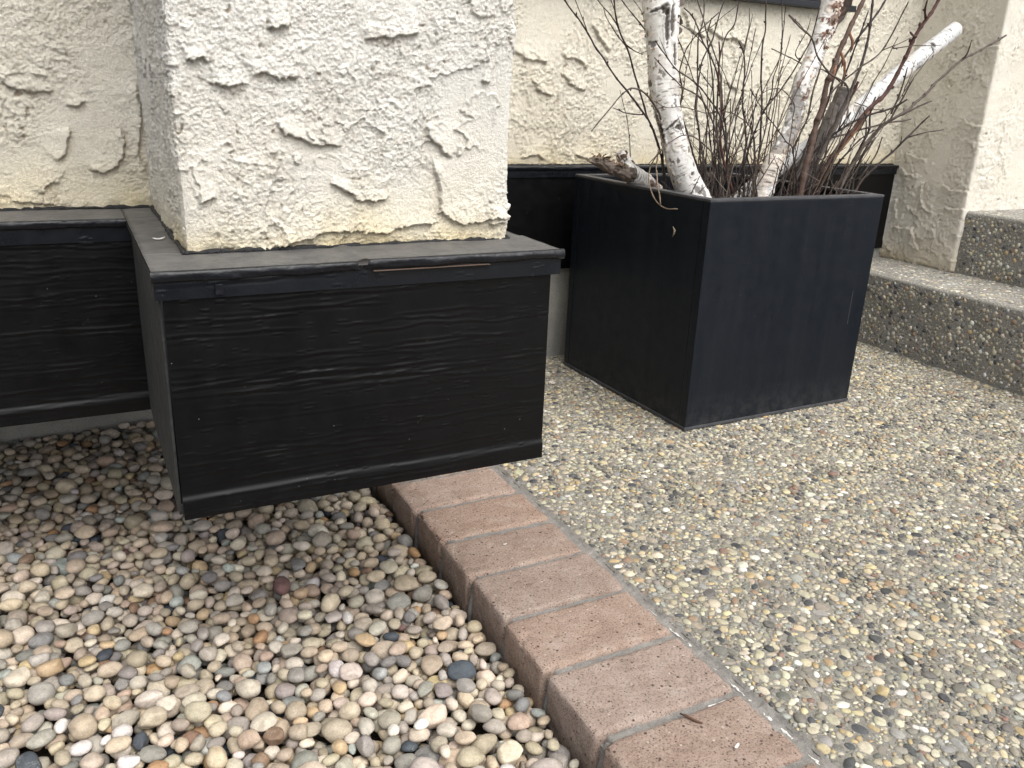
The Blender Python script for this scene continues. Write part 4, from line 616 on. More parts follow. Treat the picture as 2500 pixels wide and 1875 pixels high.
# ------------------------------------------------------------------ icospheres and stone shapes
import bmesh
def ico(sub):
    bm = bmesh.new(); bmesh.ops.create_icosphere(bm, subdivisions=sub, radius=1)
    V = np.array([v.co[:] for v in bm.verts]); F = np.array([[v.index for v in f.verts] for f in bm.faces]); bm.free(); return V, F
def stone_shapes(n, sub, seed, angular=0.3):
    V0, F0 = ico(sub); R = np.random.default_rng(seed); out = []
    for k in range(n):
        V = V0.copy(); o = R.uniform(0, 90, 3)
        V *= (1 + 0.20 * noise(V, 0.75, o) + 0.07 * noise(V, 1.8, o + 7))[:, None]
        if R.random() < angular:                      # broken, flat-sided stones
            for _ in range(R.integers(2, 6)):
                n_ = R.normal(size=3); n_ /= np.linalg.norm(n_); d = R.uniform(0.55, 0.85); s = V @ n_
                V -= n_ * (np.clip(s - d, 0, None) * 0.9)[:, None]
        e = R.uniform(0.75, 1.0); V = np.sign(V) * np.abs(V) ** e if R.random() < 0.35 else V
        V /= np.abs(V).max(0); out.append(V)
    return out, F0
PAL_P = [((0.435, 0.38, 0.29), 20), ((0.365, 0.315, 0.24), 17), ((0.32, 0.285, 0.24), 14), ((0.37, 0.35, 0.31), 13), ((0.50, 0.445, 0.365), 13),
         ((0.26, 0.25, 0.23), 9), ((0.19, 0.19, 0.185), 6), ((0.40, 0.325, 0.255), 6), ((0.55, 0.505, 0.43), 6), ((0.60, 0.59, 0.56), 2),
         ((0.31, 0.275, 0.255), 3), ((0.33, 0.355, 0.345), 3), ((0.06, 0.072, 0.09), 2), ((0.37, 0.24, 0.135), 1.4), ((0.13, 0.075, 0.07), 0.5), ((0.22, 0.15, 0.105), 2), ((0.45, 0.355, 0.225), 5)]
PAL_A = [((0.51, 0.475, 0.37), 22), ((0.62, 0.585, 0.48), 14), ((0.41, 0.37, 0.30), 13), ((0.29, 0.275, 0.24), 15), ((0.19, 0.185, 0.175), 10), ((0.085, 0.09, 0.10), 6.5),
         ((0.50, 0.39, 0.24), 5), ((0.60, 0.52, 0.35), 6), ((0.34, 0.25, 0.18), 3.5), ((0.27, 0.18, 0.145), 1.3), ((0.74, 0.73, 0.69), 4), ((0.35, 0.355, 0.345), 10)]
def pick(pal, n, R):
    p = np.array([w_ for _, w_ in pal], float); p /= p.sum(); c = np.array([c_ for c_, _ in pal])[R.choice(len(pal), n, p=p)]
    return np.clip(c * R.uniform(0.84, 1.14, (n, 1)) * R.uniform(0.96, 1.04, (n, 3)), 0.01, 0.85)
def rotz(a):
    c, s = np.cos(a), np.sin(a); return np.array([[c, -s, 0], [s, c, 0], [0, 0, 1.]])
def rotx(a):
    c, s = np.cos(a), np.sin(a); return np.array([[1, 0, 0], [0, c, -s], [0, s, c]])
cam_p = np.array(CAM['loc']); Rc = np.array([CAM['right'], CAM['up'], CAM['fwd']])
def in_view(P, m=0.12):
    q = (P - cam_p) @ Rc.T; t = 18.0 / CAM['lens']
    return (q[:, 2] > 0.1) & (np.abs(q[:, 0] / q[:, 2]) < t + m) & (np.abs(q[:, 1] / q[:, 2]) < t * 0.75 + m)
def join_stones(name, items, shapes, F0, m, parent=None):
    Vs = []; Fs = []; Cs = []; o = 0
    for (pos, M3, k, c) in items:
        V = shapes[k] @ M3.T + pos; Vs.append(V); Fs.append(F0 + o); Cs.append(np.repeat(c[None], len(V), 0)); o += len(V)
    ob = mesh_np(name, np.vstack(Vs), np.vstack(Fs), m, None, True, col=np.vstack(Cs))
    if parent is not None: reparent(ob, parent)
    return ob
def stones_as_parts(name, items, shapes, F0, m, parent):
    mes = []
    for k, V in enumerate(shapes):
        me = bpy.data.meshes.new(name); me.from_pydata(V.tolist(), [], F0.tolist()); me.polygons.foreach_set('use_smooth', np.ones(len(me.polygons), bool)); me.materials.append(m); mes.append(me)
    for (pos, M3, k, c) in items:
        o = bpy.data.objects.new(name, mes[k]); COL.objects.link(o); o.parent = parent
        M4 = np.eye(4); M4[:3, :3] = M3; M4[:3, 3] = pos - np.array(parent.location); o.matrix_basis = Matrix(M4.tolist()); o.color = (*c.tolist(), 1)

# ------------------------------------------------------------------ pebble bed: stones dropped one by one onto each other
R = np.random.default_rng(77)
gx0, gx1, gy0, gy1, cell = -0.85 * S, BX0 + 0.001, 0.55 * S, 2.80 * S, 0.0022
GX, GY = int((gx1 - gx0) / cell), int((gy1 - gy0) / cell)
Hm = np.full((GX, GY), -0.072)
drop = []; NP = 11500
A = R.lognormal(math.log(0.0090), 0.24, NP).clip(0.0052, 0.0165); order = R.permutation(NP)
Bx = A * R.uniform(0.62, 0.95, NP); Cx = A * R.uniform(0.42, 0.72, NP)
for k in order:
    a, b, c = A[k], Bx[k], Cx[k]; yaw = R.uniform(0, math.pi); rr = int(a / cell) + 1
    g_ = np.arange(-rr, rr + 1) * cell; X, Y = np.meshgrid(g_, g_, indexing='ij')
    u = (X * math.cos(yaw) + Y * math.sin(yaw)) / a; v = (-X * math.sin(yaw) + Y * math.cos(yaw)) / b; s = 1 - u * u - v * v
    m = s > 0; dome = np.where(m, c * np.sqrt(np.where(m, s, 0)), -9)
    best = None; nu_ = 2 * rr + 1
    for t in range(10):
        i, j = R.integers(0, GX - nu_), R.integers(0, GY - nu_)
        if t and best is not None and t > 4:      # settle sideways near the best spot
            i = int(np.clip(best[1] + R.integers(-4, 5), 0, GX - nu_ - 1)); j = int(np.clip(best[2] + R.integers(-4, 5), 0, GY - nu_ - 1))
        z = (Hm[i:i + nu_, j:j + nu_] + dome).max()
        if best is None or z < best[0]: best = (z, i, j)
    z, i, j = best
    z -= 0.0007
    sub = Hm[i:i + nu_, j:j + nu_]; np.copyto(sub, np.maximum(sub, np.where(m, z + dome, -9)))
    drop.append((gx0 + (i + rr + 0.5) * cell, gy0 + (j + rr + 0.5) * cell, z, a, b, c, yaw, i, j, nu_, dome, m))
vis = []
for d in drop:
    sub = Hm[d[7]:d[7] + d[9], d[8]:d[8] + d[9]]
    if ((d[2] + d[10] > sub - 0.0009) & d[11]).sum() > 1: vis.append(d)
P = np.array([[d[0], d[1], d[2]] for d in vis]); colp = pick(PAL_P, len(vis), R) * np.array([1.07, 1.035, 1.0])
shp2, F2_ = stone_shapes(60, 3, 9, 0.5); shp1, F1_ = stone_shapes(60, 2, 9, 0.5)
dist = np.linalg.norm(P - cam_p, axis=1); iv = in_view(P, 0.0)
size = np.array([d[3] for d in vis]) / dist * np.where(iv, 1, 0.0)
top = set(np.argsort(-size)[:298].tolist())
near, rest = [], []
for q, d in enumerate(vis):
    M3 = rotz(d[6]) @ rotx(R.normal(0, 0.16)) @ np.diag([d[3] * 1.03, d[4] * 1.03, d[5] * 1.05])
    it = (P[q], M3, int(R.integers(60)), colp[q]); (near if q in top else rest).append(it)
bed = empty('pebble_bed', (0, 1.5 * S, -0.08), label='bed of mixed round river pebbles beside the brick edging', cat='pebble bed')
stones_as_parts('pebble', near, shp2, F2_, M_peb_o, bed)
o = join_stones('pebble_mass', rest, shp1, F1_, M_peb_a, bed); o['kind'] = 'stuff'
print('pebbles', len(vis), 'top mean', float(np.mean(Hm)))

# ------------------------------------------------------------------ patio and steps of exposed aggregate
def slab(name, x0, x1, y0, y1, z0, z1, m, step=0.012, chip=0.0):
    nu, nv = int((x1 - x0) / step) + 2, int((y1 - y0) / step) + 2
    U, V_ = np.meshgrid(np.linspace(x0, x1, nu), np.linspace(y0, y1, nv), indexing='ij')
    P = np.stack([U.ravel(), V_.ravel(), np.full(U.size, z1)], 1); P[:, 2] += 0.0012 * fbm(P, 12, 3, 4) - 0.0006
    n = len(P); idx = np.r_[np.arange(nv), np.arange(1, nu) * nv + nv - 1, (nu - 1) * nv + np.arange(nv - 2, -1, -1), np.arange(nu - 2, 0, -1) * nv]
    B = P[idx].copy(); B[:, 2] = z0; V = np.vstack([P, B]); k = len(idx)
    F = np.vstack([grid_faces(nu, nv), np.stack([idx, n + np.arange(k), n + (np.arange(k) + 1) % k, np.roll(idx, -1)], 1)])
    return mesh_np(name, V, F, m, None, False)
def scatter(area, n, sizes, seed, occ_cell=0.0015, thr=0.12):
    """flat stones pressed into a plane; area in plane metres; returns (u, v, a, b, yaw)"""
    R = np.random.default_rng(seed); u0, u1, v0, v1, ok = area; gu, gv = int((u1 - u0) / occ_cell) + 1, int((v1 - v0) / occ_cell) + 1
    occ = np.zeros((gu, gv), bool); out = []
    U = R.uniform(u0, u1, n); V = R.uniform(v0, v1, n)
    if ok is not None: m = ok(U, V); U, V = U[m], V[m]
    a = np.sort(sizes(R, len(U)))[::-1]
    for x, y, s in zip(U, V, a):
        b = s * R.uniform(0.52, 0.95); yaw = R.uniform(0, math.pi); rr = int(s / occ_cell) + 1
        i, j = int((x - u0) / occ_cell) - rr, int((y - v0) / occ_cell) - rr
        if i < 0 or j < 0 or i + 2 * rr + 1 > gu or j + 2 * rr + 1 > gv: continue
        g_ = np.arange(-rr, rr + 1) * occ_cell; X, Y = g_[:, None], g_[None, :]
        m = ((X * math.cos(yaw) + Y * math.sin(yaw)) / s) ** 2 + ((-X * math.sin(yaw) + Y * math.cos(yaw)) / b) ** 2 < 1
        sub = occ[i:i + 2 * rr + 1, j:j + 2 * rr + 1]
        if (sub & m).sum() > thr * m.sum(): continue
        sub |= m; out.append((x, y, s, b, yaw))
    return out
patio = slab('patio', 0.979 * S, 9.0, -6.0, 2.80 * S, -0.1, -0.0025, M_cement, 0.03); tag(patio, kind='structure')
def sizes_mix(R, n):
    return np.where(R.random(n) < 0.36, R.lognormal(math.log(0.0043), 0.28, n).clip(0.003, 0.010), R.uniform(0.0016, 0.0036, n))
def vis_ground(U, V):
    return in_view(np.stack([U, V, np.zeros(len(U))], 1), 0.1) & ((V > 1.15 * S) | (U > 0.980 * S + 0.004))
st = scatter((0.980 * S, 3.2 * S, 0.35 * S, 2.795 * S, vis_ground), 170000, sizes_mix, 5)
shpA, FA = stone_shapes(40, 2, 19, 0.5); shpB, FB = stone_shapes(40, 3, 19, 0.5)
shpS, FS = stone_shapes(30, 1, 23, 0.5)
def keep_top(shapes, F):                     # only the exposed upper half of each embedded stone
    Vn = np.mean([s[:, 2] for s in shapes], 0); m = (Vn[F].max(1) > -0.1); used = np.unique(F[m]); mp = -np.ones(len(Vn), int); mp[used] = np.arange(len(used))
    return [s[used] for s in shapes], mp[F[m]]
shpA, FA = keep_top(shpA, FA); shpS, FS = keep_top(shpS, FS)
R = np.random.default_rng(8); colA = pick(PAL_A, len(st), R) * np.array([0.80, 0.785, 0.735])
Pst = np.array([[s[0], s[1], 0] for s in st]); dst = np.linalg.norm(Pst - cam_p, axis=1); sz = np.array([s[2] for s in st]) / dst * in_view(Pst, 0.0)
top = set(np.argsort(-sz)[:298].tolist()); near, mid, small = [], [], []
for q, s in enumerate(st):
    hgt = min(s[3] * R.uniform(0.36, 0.56), 0.0034); sink = -0.0025 + hgt * R.uniform(-0.6, -0.1)
    M3 = rotz(s[4]) @ rotx(R.normal(0, 0.08)) @ np.diag([s[2], s[3], hgt]); pos = np.array([s[0], s[1], sink])
    if q in top: near.append((pos, M3, int(R.integers(40)), colA[q]))
    elif s[2] / dst[q] > 0.0035: mid.append((pos, M3, int(R.integers(40)), colA[q]))
    else: small.append((pos, M3, int(R.integers(30)), colA[q]))
stones_as_parts('aggregate_stone', near, shpB, FB, M_peb_o, patio)
o = join_stones('aggregate_stones', mid, shpA, FA, M_peb_a, patio); o['kind'] = 'stuff'
o = join_stones('aggregate_grit', small, shpS, FS, M_peb_a, patio); o['kind'] = 'stuff'
print('aggregate', len(near), len(mid), len(small))

# steps: two treads running towards the viewer
SX1, SZ1, SX2, SZ2 = 3.09 * S, 0.310 * S, 3.49 * S, 0.582 * S
steps = empty('steps', (SX1, 0, 0), label='exposed aggregate concrete steps at the right edge', cat='steps')
def block_relief(P, seed): return 0.0022 * fbm(P, 14, 3, seed) + 0.0008 * noise(P, 90, seed + 2)
def rough_block(name, x0, x1, y0, y1, z0, z1, seed):
    """block whose left riser and top share a rounded, crumbling nosing"""
    prof = [(x0, z0)] + [(x0, z) for z in np.linspace(z0, z1 - 0.008, 12)[1:]]
    prof += [(x0 + 0.008 - 0.008 * math.cos(t), z1 - 0.008 + 0.008 * math.sin(t)) for t in np.linspace(0.2, math.pi / 2, 5)]
    prof += [(x, z1) for x in np.linspace(x0 + 0.02, x1, 22)]
    prof = np.array(prof); ys = np.r_[np.linspace(-3, y0, 20)[:-1], np.arange(y0, y1, 0.008), y1]
    P = np.zeros((len(ys), len(prof), 3)); P[:, :, 0] = prof[:, 0]; P[:, :, 2] = prof[:, 1]; P[:, :, 1] = ys[:, None]; P = P.reshape(-1, 3)
    d = block_relief(P, seed); P[:, 0] -= d; P[:, 2] += 0.3 * d * (P[:, 2] > z0 + 0.01)
    return reparent(mesh_np(name, P, grid_faces(len(ys), len(prof))[:, ::-1], M_riser, None, True), steps)
rough_block('step', SX1, SX2 + 0.3, 1.2 * S, 2.82 * S, -0.05, SZ1, 3)
rough_block('step', SX2, SX2 + 2.0, 1.2 * S, yb0 + 0.02, SZ1 - 0.05, SZ2, 9)
def face_stones(name, area, n, seed, to3, nrm, shade=1.0):
    st = scatter(area, n, lambda R, n: np.where(R.random(n) < 0.5, R.lognormal(math.log(0.0036), 0.28, n).clip(0.0024, 0.008), R.uniform(0.0012, 0.0026, n)), seed, thr=0.25)
    R = np.random.default_rng(seed); col = pick(PAL_A, len(st), R) * shade; it = []
    PP = np.array([to3(s[0], s[1]) for s in st]); dd = block_relief(PP, 3 if PP[:, 2].max() <= SZ1 + 0.001 else 9)
    if nrm == 'x': PP[:, 0] -= dd
    else: PP[:, 2] += 0.3 * dd
    for q, s in enumerate(st):
        hgt = min(s[3] * 0.5, 0.0028); p = PP[q]; base = rotz(s[4]) @ np.diag([s[2], s[3], hgt])
        if nrm == 'x': M3 = np.array([[0, 0, -1], [0, 1, 0], [1, 0, 0.]]) @ base; p = p + np.array([0.0012, 0, 0])
        else: M3 = base; p = p - np.array([0, 0, 0.0012])
        it.append((p, M3, int(R.integers(30)), col[q]))
    o = join_stones(name, it, shpS, FS, M_peb_a, steps); o['kind'] = 'stuff'
face_stones('aggregate_stones', (1.5 * S, 2.8 * S, 0, SZ1 - 0.004, None), 34000, 31, lambda u, v: np.array([SX1, u, v]), 'x', 0.95)
face_stones('aggregate_stones', (SX1 + 0.004, SX2 + 0.05, 1.5 * S, 2.8 * S, None), 22000, 32, lambda u, v: np.array([u, v, SZ1]), 'z')
face_stones('aggregate_stones', (1.5 * S, yb0, SZ1, SZ2 - 0.004, None), 20000, 33, lambda u, v: np.array([SX2, u, v]), 'x', 0.95)
face_stones('aggregate_stones', (SX2 + 0.004, SX2 + 0.3, 1.6 * S, yb0, None), 9000, 34, lambda u, v: np.array([u, v, SZ2]), 'z')
# ------------------------------------------------------------------ planter
ang = math.radians(1.0)
pc = np.array([1.651, 1.939]) * S            # front-left foot
side = 0.742 * S; PH = 0.727 * S; wt = 0.032 * S
planter = empty('planter', (pc[0], pc[1], 0), label='large square black planter holding birch logs and bare twigs', cat='planter')
planter.rotation_euler.z = ang
def pbox(name, x0, x1, y0, y1, z0, z1, m, bevel=0.0015):
    bm = box_geo(x0, x1, y0, y1, z0, z1, bevel); me = bpy.data.meshes.new(name); bm.to_mesh(me); bm.free(); me.materials.append(m)
    o = bpy.data.objects.new(name, me); COL.objects.link(o); o.parent = planter; return o
zt = PH - 0.0045; bw = 0.0045
pbox('side_wall', 0, side, 0, wt, bw, zt, M_planter, 0.002)
pbox('side_wall', 0, side, side - wt, side, bw, zt, M_planter, 0.002)
pbox('side_wall', 0.0004, wt, wt + 0.0004, side - wt - 0.0004, bw, zt, M_planter, 0.002)
pbox('side_wall', side - wt, side - 0.0004, wt + 0.0004, side - wt - 0.0004, bw, zt, M_planter, 0.002)
e_ = 0.0006
pbox('rim', -e_, side + e_, -e_, wt + e_, zt - 0.0003, PH, M_rim, 0.0016)
pbox('rim', -e_, side + e_, side - wt - e_, side + e_, zt - 0.0003, PH, M_rim, 0.0016)
pbox('rim', -e_, wt + e_, wt + 0.0012, side - wt - 0.0012, zt - 0.0003, PH, M_rim, 0.0016)
pbox('rim', side - wt - e_, side + e_, wt + 0.0012, side - wt - 0.0012, zt - 0.0003, PH, M_rim, 0.0016)
pbox('base_lip', -0.0015, side + 0.0015, -0.0015, side + 0.0015, 0.0, bw + 0.001, M_rim, 0.0008)
so_ = pbox('soil', wt, side - wt, wt, side - wt, 0.01, 0.555 * S, M_soil, 0)
# pale scratch and dried specks on its faces
pbox('scratch', side * 0.905, side * 0.9072, -0.0004, 0.001, PH * 0.40, PH * 0.56, M_rim, 0)
def blob_leaf(name, pts, th, m):
    V = np.array(pts, float); n = len(V); c = V.mean(0); V = np.vstack([V, c + np.array([0, 0, 0.002])]); V2 = V + np.array(th)
    F = [[i, (i + 1) % n, n] for i in range(n)] + [[n + 1 + (i + 1) % n, n + 1 + i, 2 * n + 1] for i in range(n)] + [[i, n + 1 + i, n + 1 + (i + 1) % n, (i + 1) % n] for i in range(n)]
    return mesh_np(name, np.vstack([V, V2]), F, m, None, True)

# ------------------------------------------------------------------ birch logs
def log_mesh(name, pts, seed, style, nseg=64, step=0.0016, tear=1.0, knots=()):
    P = resample(pts, step); C = P[:, :3]; Rr = P[:, 3]; m = len(P)
    V, F, caps = tube_geo(P, nseg, True)
    L = np.r_[0, np.cumsum(np.linalg.norm(np.diff(C, axis=0), axis=1))]
    A, Lg = np.meshgrid(np.arange(nseg) * 2 * np.pi / nseg, L); rm = Rr.mean()
    Q = np.stack([np.cos(A).ravel() * rm, np.sin(A).ravel() * rm, Lg.ravel()], 1) + seed * 3.3
    Cn = np.repeat(C, nseg, 0); nrm = V - Cn; nl = np.linalg.norm(nrm, axis=1)[:, None]; nrm /= nl
    h = 0.05 * nl[:, 0] * fbm(Q, 22, 3, 3) + 0.0004 * noise(Q * [1, 1, 6], 60, 4)
    ring = noise(Q * [0.35, 0.35, 1], 190, 5)
    dash = sstep(noise(Q * [0.5, 0.5, 3.4], 105, 8), 0.36, 0.46) * sstep(fbm(Q, 14, 2, 10), -0.15, 0.1)
    scar = sstep(fbm(Q * [1, 1, 0.75], 21, 4, 12, 0.55), 0.24, 0.36)
    peel = sstep(fbm(Q * [1, 1, 0.6], 15, 4, 15, 0.6), 0.16, 0.2)
    white = np.array([0.72, 0.71, 0.69]); pink = np.array([0.60, 0.50, 0.40]); black = np.array([0.045, 0.035, 0.03]); brown = np.array([0.15, 0.075, 0.05])
    if style == 'white': wp, ws, wd = 0.14, 0.75, 0.85; scar = sstep(fbm(Q * [1, 1, 0.9], 34, 4, 12, 0.55), 0.55, 0.62)
    elif style == 'flaky': wp, ws, wd = 0.5, 0.6, 0.8
    elif style == 'clean': wp, ws, wd = 0.30, 0.5, 0.95; dash = sstep(noise(Q * [0.7, 0.7, 2.2], 120, 8), 0.40, 0.5); white = np.array([0.56, 0.57, 0.575]); scar = scar * sstep(fbm(Q, 9, 2, 50), 0.25, 0.5)
    elif style == 'grey': wp, ws, wd = 0.5, 0.3, 0.9; white = np.array([0.17, 0.155, 0.145]); pink = np.array([0.25, 0.22, 0.2])
    elif style == 'brown': wp, ws, wd = 0.6, 0.8, 0.5; white = np.array([0.13, 0.105, 0.09]); pink = np.array([0.09, 0.055, 0.042]); h = h + 0.0032 * np.abs(noise(Q * [1, 1, 0.3], 150, 71)) - 0.001
    c = np.repeat(white[None], len(V), 0) * (1 + 0.06 * ring[:, None] + 0.06 * noise(Q, 30, 2)[:, None])
    for w_, col, am in ((peel, pink, wp), (scar, black, ws), (dash, np.array([0.12, 0.1, 0.09]), wd)):
        k = (w_ * am)[:, None]; c = c * (1 - k) + col * k
    if style in ('white', 'flaky'):
        redd = sstep(fbm(Q, 16, 4, 61, 0.6), 0.3, 0.42)[:, None] * (0.8 if style == 'flaky' else 0.0); c = c * (1 - redd) + brown * redd
    for (kt, ka, kw, kh, kd) in knots:                  # branch scars and cracked collars: place along, angle off the street side, widths
        an = np.arctan2(nrm[:, 0] * 0.885 - nrm[:, 1] * 0.466, -nrm[:, 0] * 0.466 - nrm[:, 1] * 0.885)
        da = (an - ka) * rm; dl = Lg.ravel() - kt * L[-1] - kd * da
        rr_ = np.sqrt((da / kw) ** 2 + (dl / kh) ** 2) + 0.45 * fbm(Q, 120, 3, 77)
        k = sstep(-rr_, -1.0, -0.7)[:, None]; c = c * (1 - 0.92 * k) + black * (0.8 + 1.5 * np.abs(noise(Q, 300, 5)))[:, None] * 0.92 * k
        h = h - 0.0015 * k[:, 0] + 0.0022 * np.exp(-((rr_ - 1.1) / 0.25) ** 2)
    h += 0.0012 * peel * (1 if style != 'clean' else 0.3) - 0.0016 * scar * min(1, ws) - 0.0004 * dash
    if style == 'flaky': h += 0.0016 * np.abs(noise(Q, 90, 66)) 
    V = V + nrm * h[:, None]
    if style == 'brown' or tear > 1:
        pass
    jag = (0.0022 * noise(V[:nseg], 260, 5) + 0.001 * noise(V[:nseg], 700, 5))[:, None]; V[:nseg] += (C[0] - C[3]) / np.linalg.norm(C[0] - C[3]) * jag
    ring0 = V[:nseg] + (C[2] - C[0]) * 0.1; V = np.vstack([V, C[0] + (V[:nseg] - C[0]) * 0.9]); c = np.vstack([c, np.repeat([[0.2, 0.17, 0.14]], nseg, 0)]); e0 = len(V) - nseg
    n0 = len(V)
    # end grain: centre vertices
    V = np.vstack([V, C[0] + (C[0] - C[1]) * 0.2, C[-1]]); c = np.vstack([c, [[0.5, 0.42, 0.3]], [[0.3, 0.25, 0.2]]])
    Fl = F.tolist() + [[n0, e0 + (i + 1) % nseg, e0 + i] for i in range(nseg)] + [[e0 + i, e0 + (i + 1) % nseg, (i + 1) % nseg, i] for i in range(nseg)]
    return mesh_np(name, V, Fl, M_birch, None, True, col=np.clip(c, 0.01, 0.85))
def scale_top(pts, k=1.0): return pts
L1 = empty('birch_log', LOGS['birch1'][-1][:3], label='thick curving white birch trunk at the left side of the planter', cat='log')
reparent(log_mesh('trunk', LOGS['birch1'], 1, 'white', 110, knots=[(0.16, 0.15, 0.004, 0.034, 0.2), (0.13, 0.5, 0.005, 0.03, 0.3), (0.25, 0.75, 0.004, 0.028, 0), (0.10, -0.4, 0.016, 0.003, -0.1), (0.10, 0.1, 0.007, 0.010, 0), (0.485, 0.0, 0.018, 0.0034, -0.45), (0.50, 0.35, 0.006, 0.006, 0), (0.68, 0.45, 0.004, 0.004, 0), (0.80, 0.3, 0.007, 0.0045, 0.2), (0.50, -1.3, 0.012, 0.03, 0), (0.86, -0.1, 0.006, 0.002, 0), (0.9, -1.2, 0.012, 0.03, 0)]), L1)
# torn papery bark along its left edge
def curls(parent, pts, n, seed, sidev, m=M_birch, size=0.012, tone=(0.6, 0.47, 0.33)):
    Rr = np.random.default_rng(seed); P = resample(pts, 0.003); parts = []; cols = []
    for k in range(n):
        i = Rr.integers(2, len(P) * 0.8); c = P[i, :3]; r = P[i, 3]; t = P[i + 1, :3] - P[i, :3]; t /= np.linalg.norm(t)
        d = np.array(sidev) + Rr.normal(0, 0.35, 3); d -= t * (d @ t); d /= np.linalg.norm(d)
        b = np.cross(t, d); w_ = size * Rr.uniform(0.4, 1.3); ln = size * Rr.uniform(0.5, 1.5); nv = 6; V = []
        cu = Rr.uniform(-1.6, 2.4)
        for a in range(nv):
            s = a / (nv - 1); off = d * (r * 0.98 + w_ * math.sin(min(s * 1.3, 1.5)) * 0.6) + b * w_ * s * 0.5 * cu * s
            wl = ln * (1 - 0.6 * s) * (0.8 + 0.3 * Rr.random())
            V += [c + off + t * wl / 2 + Rr.normal(0, 0.0004, 3), c + off - t * wl / 2 + Rr.normal(0, 0.0004, 3)]
        V = np.array(V); V2 = V + b * 0.0006; n_ = len(V); F = []
        for a in range(nv - 1):
            i0 = 2 * a; F.append([i0, i0 + 1, i0 + 3, i0 + 2]); F.append([n_ + i0 + 2, n_ + i0 + 3, n_ + i0 + 1, n_ + i0])
            F.append([i0, i0 + 2, n_ + i0 + 2, n_ + i0]); F.append([i0 + 3, i0 + 1, n_ + i0 + 1, n_ + i0 + 3])
        parts.append((np.vstack([V, V2]), np.array(F), [])); cols.append(np.repeat(np.array([tone]) * Rr.uniform(0.35, 1.25), 2 * n_, 0))
    V, F = merge(parts); return reparent(mesh_np('loose_bark', V, F, m, None, False, col=np.vstack(cols)), parent)
curls(L1, LOGS['birch1'], 120, 2, (-1, 0.15, 0), size=0.0055, tone=(0.4, 0.31, 0.22))
curls(L1, LOGS['birch1'][:4], 10, 4, (0.9, -0.7, 0), size=0.012, tone=(0.12, 0.1, 0.09))
L2 = empty('birch_log', LOGS['birch2'][-1][:3], label='slim flaking birch trunk with reddish peeled patches, leaning right', cat='log')
reparent(log_mesh('trunk', LOGS['birch2'], 2, 'flaky', 80), L2)
reparent(log_mesh('fork', LOGS['fork2'], 7, 'brown', 60), L2)
curls(L2, LOGS['birch2'], 70, 12, (0.2, -1, 0), size=0.007, tone=(0.55, 0.45, 0.36))
curls(L2, LOGS['birch2'][:5], 50, 13, (0.0, -1, 0), size=0.008, tone=(0.16, 0.08, 0.05))
L3 = empty('birch_log', LOGS['log3'][-1][:3], label='smooth white birch pole leaning far out to the right', cat='log')
LOGS['log3'] = [[x, y, z, r * 0.85] for x, y, z, r in LOGS['log3']]
reparent(log_mesh('trunk', LOGS['log3'], 3, 'clean', 80, knots=[(0.12, 0.0, 0.0065, 0.006, 0), (0.13, 0.4, 0.012, 0.0016, 0.1), (0.3, -0.8, 0.004, 0.008, 0), (0.42, 0.3, 0.007, 0.0015, 0), (0.05, -0.3, 0.005, 0.0015, 0), (0.52, -0.2, 0.006, 0.002, 0)]), L3)
L4 = empty('birch_log', LOGS['log4'][-1][:3], label='short grey barked log stub beside the slim birch trunk', cat='log')
reparent(log_mesh('trunk', LOGS['log4'], 4, 'grey', 64), L4)
L5 = empty('birch_log', LOGS['stub'][-1][:3], label='broken forked birch stump at the left back corner of the planter', cat='log')
reparent(log_mesh('trunk', LOGS['stub'], 5, 'flaky', 60), L5)
reparent(log_mesh('fork', LOGS['stubL'], 6, 'brown', 60), L5)
reparent(log_mesh('fork', LOGS['stubW'], 8, 'white', 60), L5)
curls(L5, LOGS['stubL'], 34, 22, (-0.3, -0.3, 0.9), size=0.011, tone=(0.3, 0.22, 0.16))
curls(L5, LOGS['stubW'], 16, 23, (-0.6, -0.3, 0.7), size=0.010, tone=(0.25, 0.18, 0.13))

# ------------------------------------------------------------------ twigs
TW = np.random.default_rng(42)
def twig_mesh(name, lines, seed, m=M_twig, n=6):
    Rr = np.random.default_rng(seed); parts = []
    for li, pts in enumerate(lines):
        P = resample(pts, 0.006); q = P[:, :3]
        wob = 0.0016 if len(P) > 8 else 0.0006
        P[:, :3] += wob * np.stack([noise(q, 30, seed + 1), noise(q, 30, seed + 2), noise(q, 30, seed + 3)], 1)
        P[:, 3] *= 1.1; P[:, 3] *= 1 + 0.16 * noise(q, 160, seed + 5)
        nodes = np.arange(int(Rr.integers(2, 5)), len(P) - 1, int(Rr.integers(4, 7)))
        P[nodes, 3] *= 1.32
        parts.append(tube_geo(P, n))
        for k in nodes:                      # buds
            if Rr.random() < 0.45:
                c = P[k, :3]; t = P[min(k + 1, len(P) - 1), :3] - P[k - 1, :3]; t /= np.linalg.norm(t) + 1e-9; d = Rr.normal(size=3); d -= t * (d @ t); d /= np.linalg.norm(d); r = P[k, 3]
                e = c - t * 0.005 * Rr.uniform(0.5, 1.2) + d * (r + 0.0022); parts.append(tube_geo([(*c, r * 0.75), (*((c + e) / 2 + d * 0.0006), r * 0.8), (*e, r * 0.25)], 5))
    V, F = merge(parts); return mesh_np(name, V, F, m, None, True)
TG = 'bare twigs standing in the planter'
DARK, GREY, BRN, RED, PALE, ORG = (0.04, 0.031, 0.029), (0.085, 0.068, 0.058), (0.08, 0.052, 0.04), (0.075, 0.036, 0.03), (0.26, 0.22, 0.17), (0.16, 0.085, 0.045)
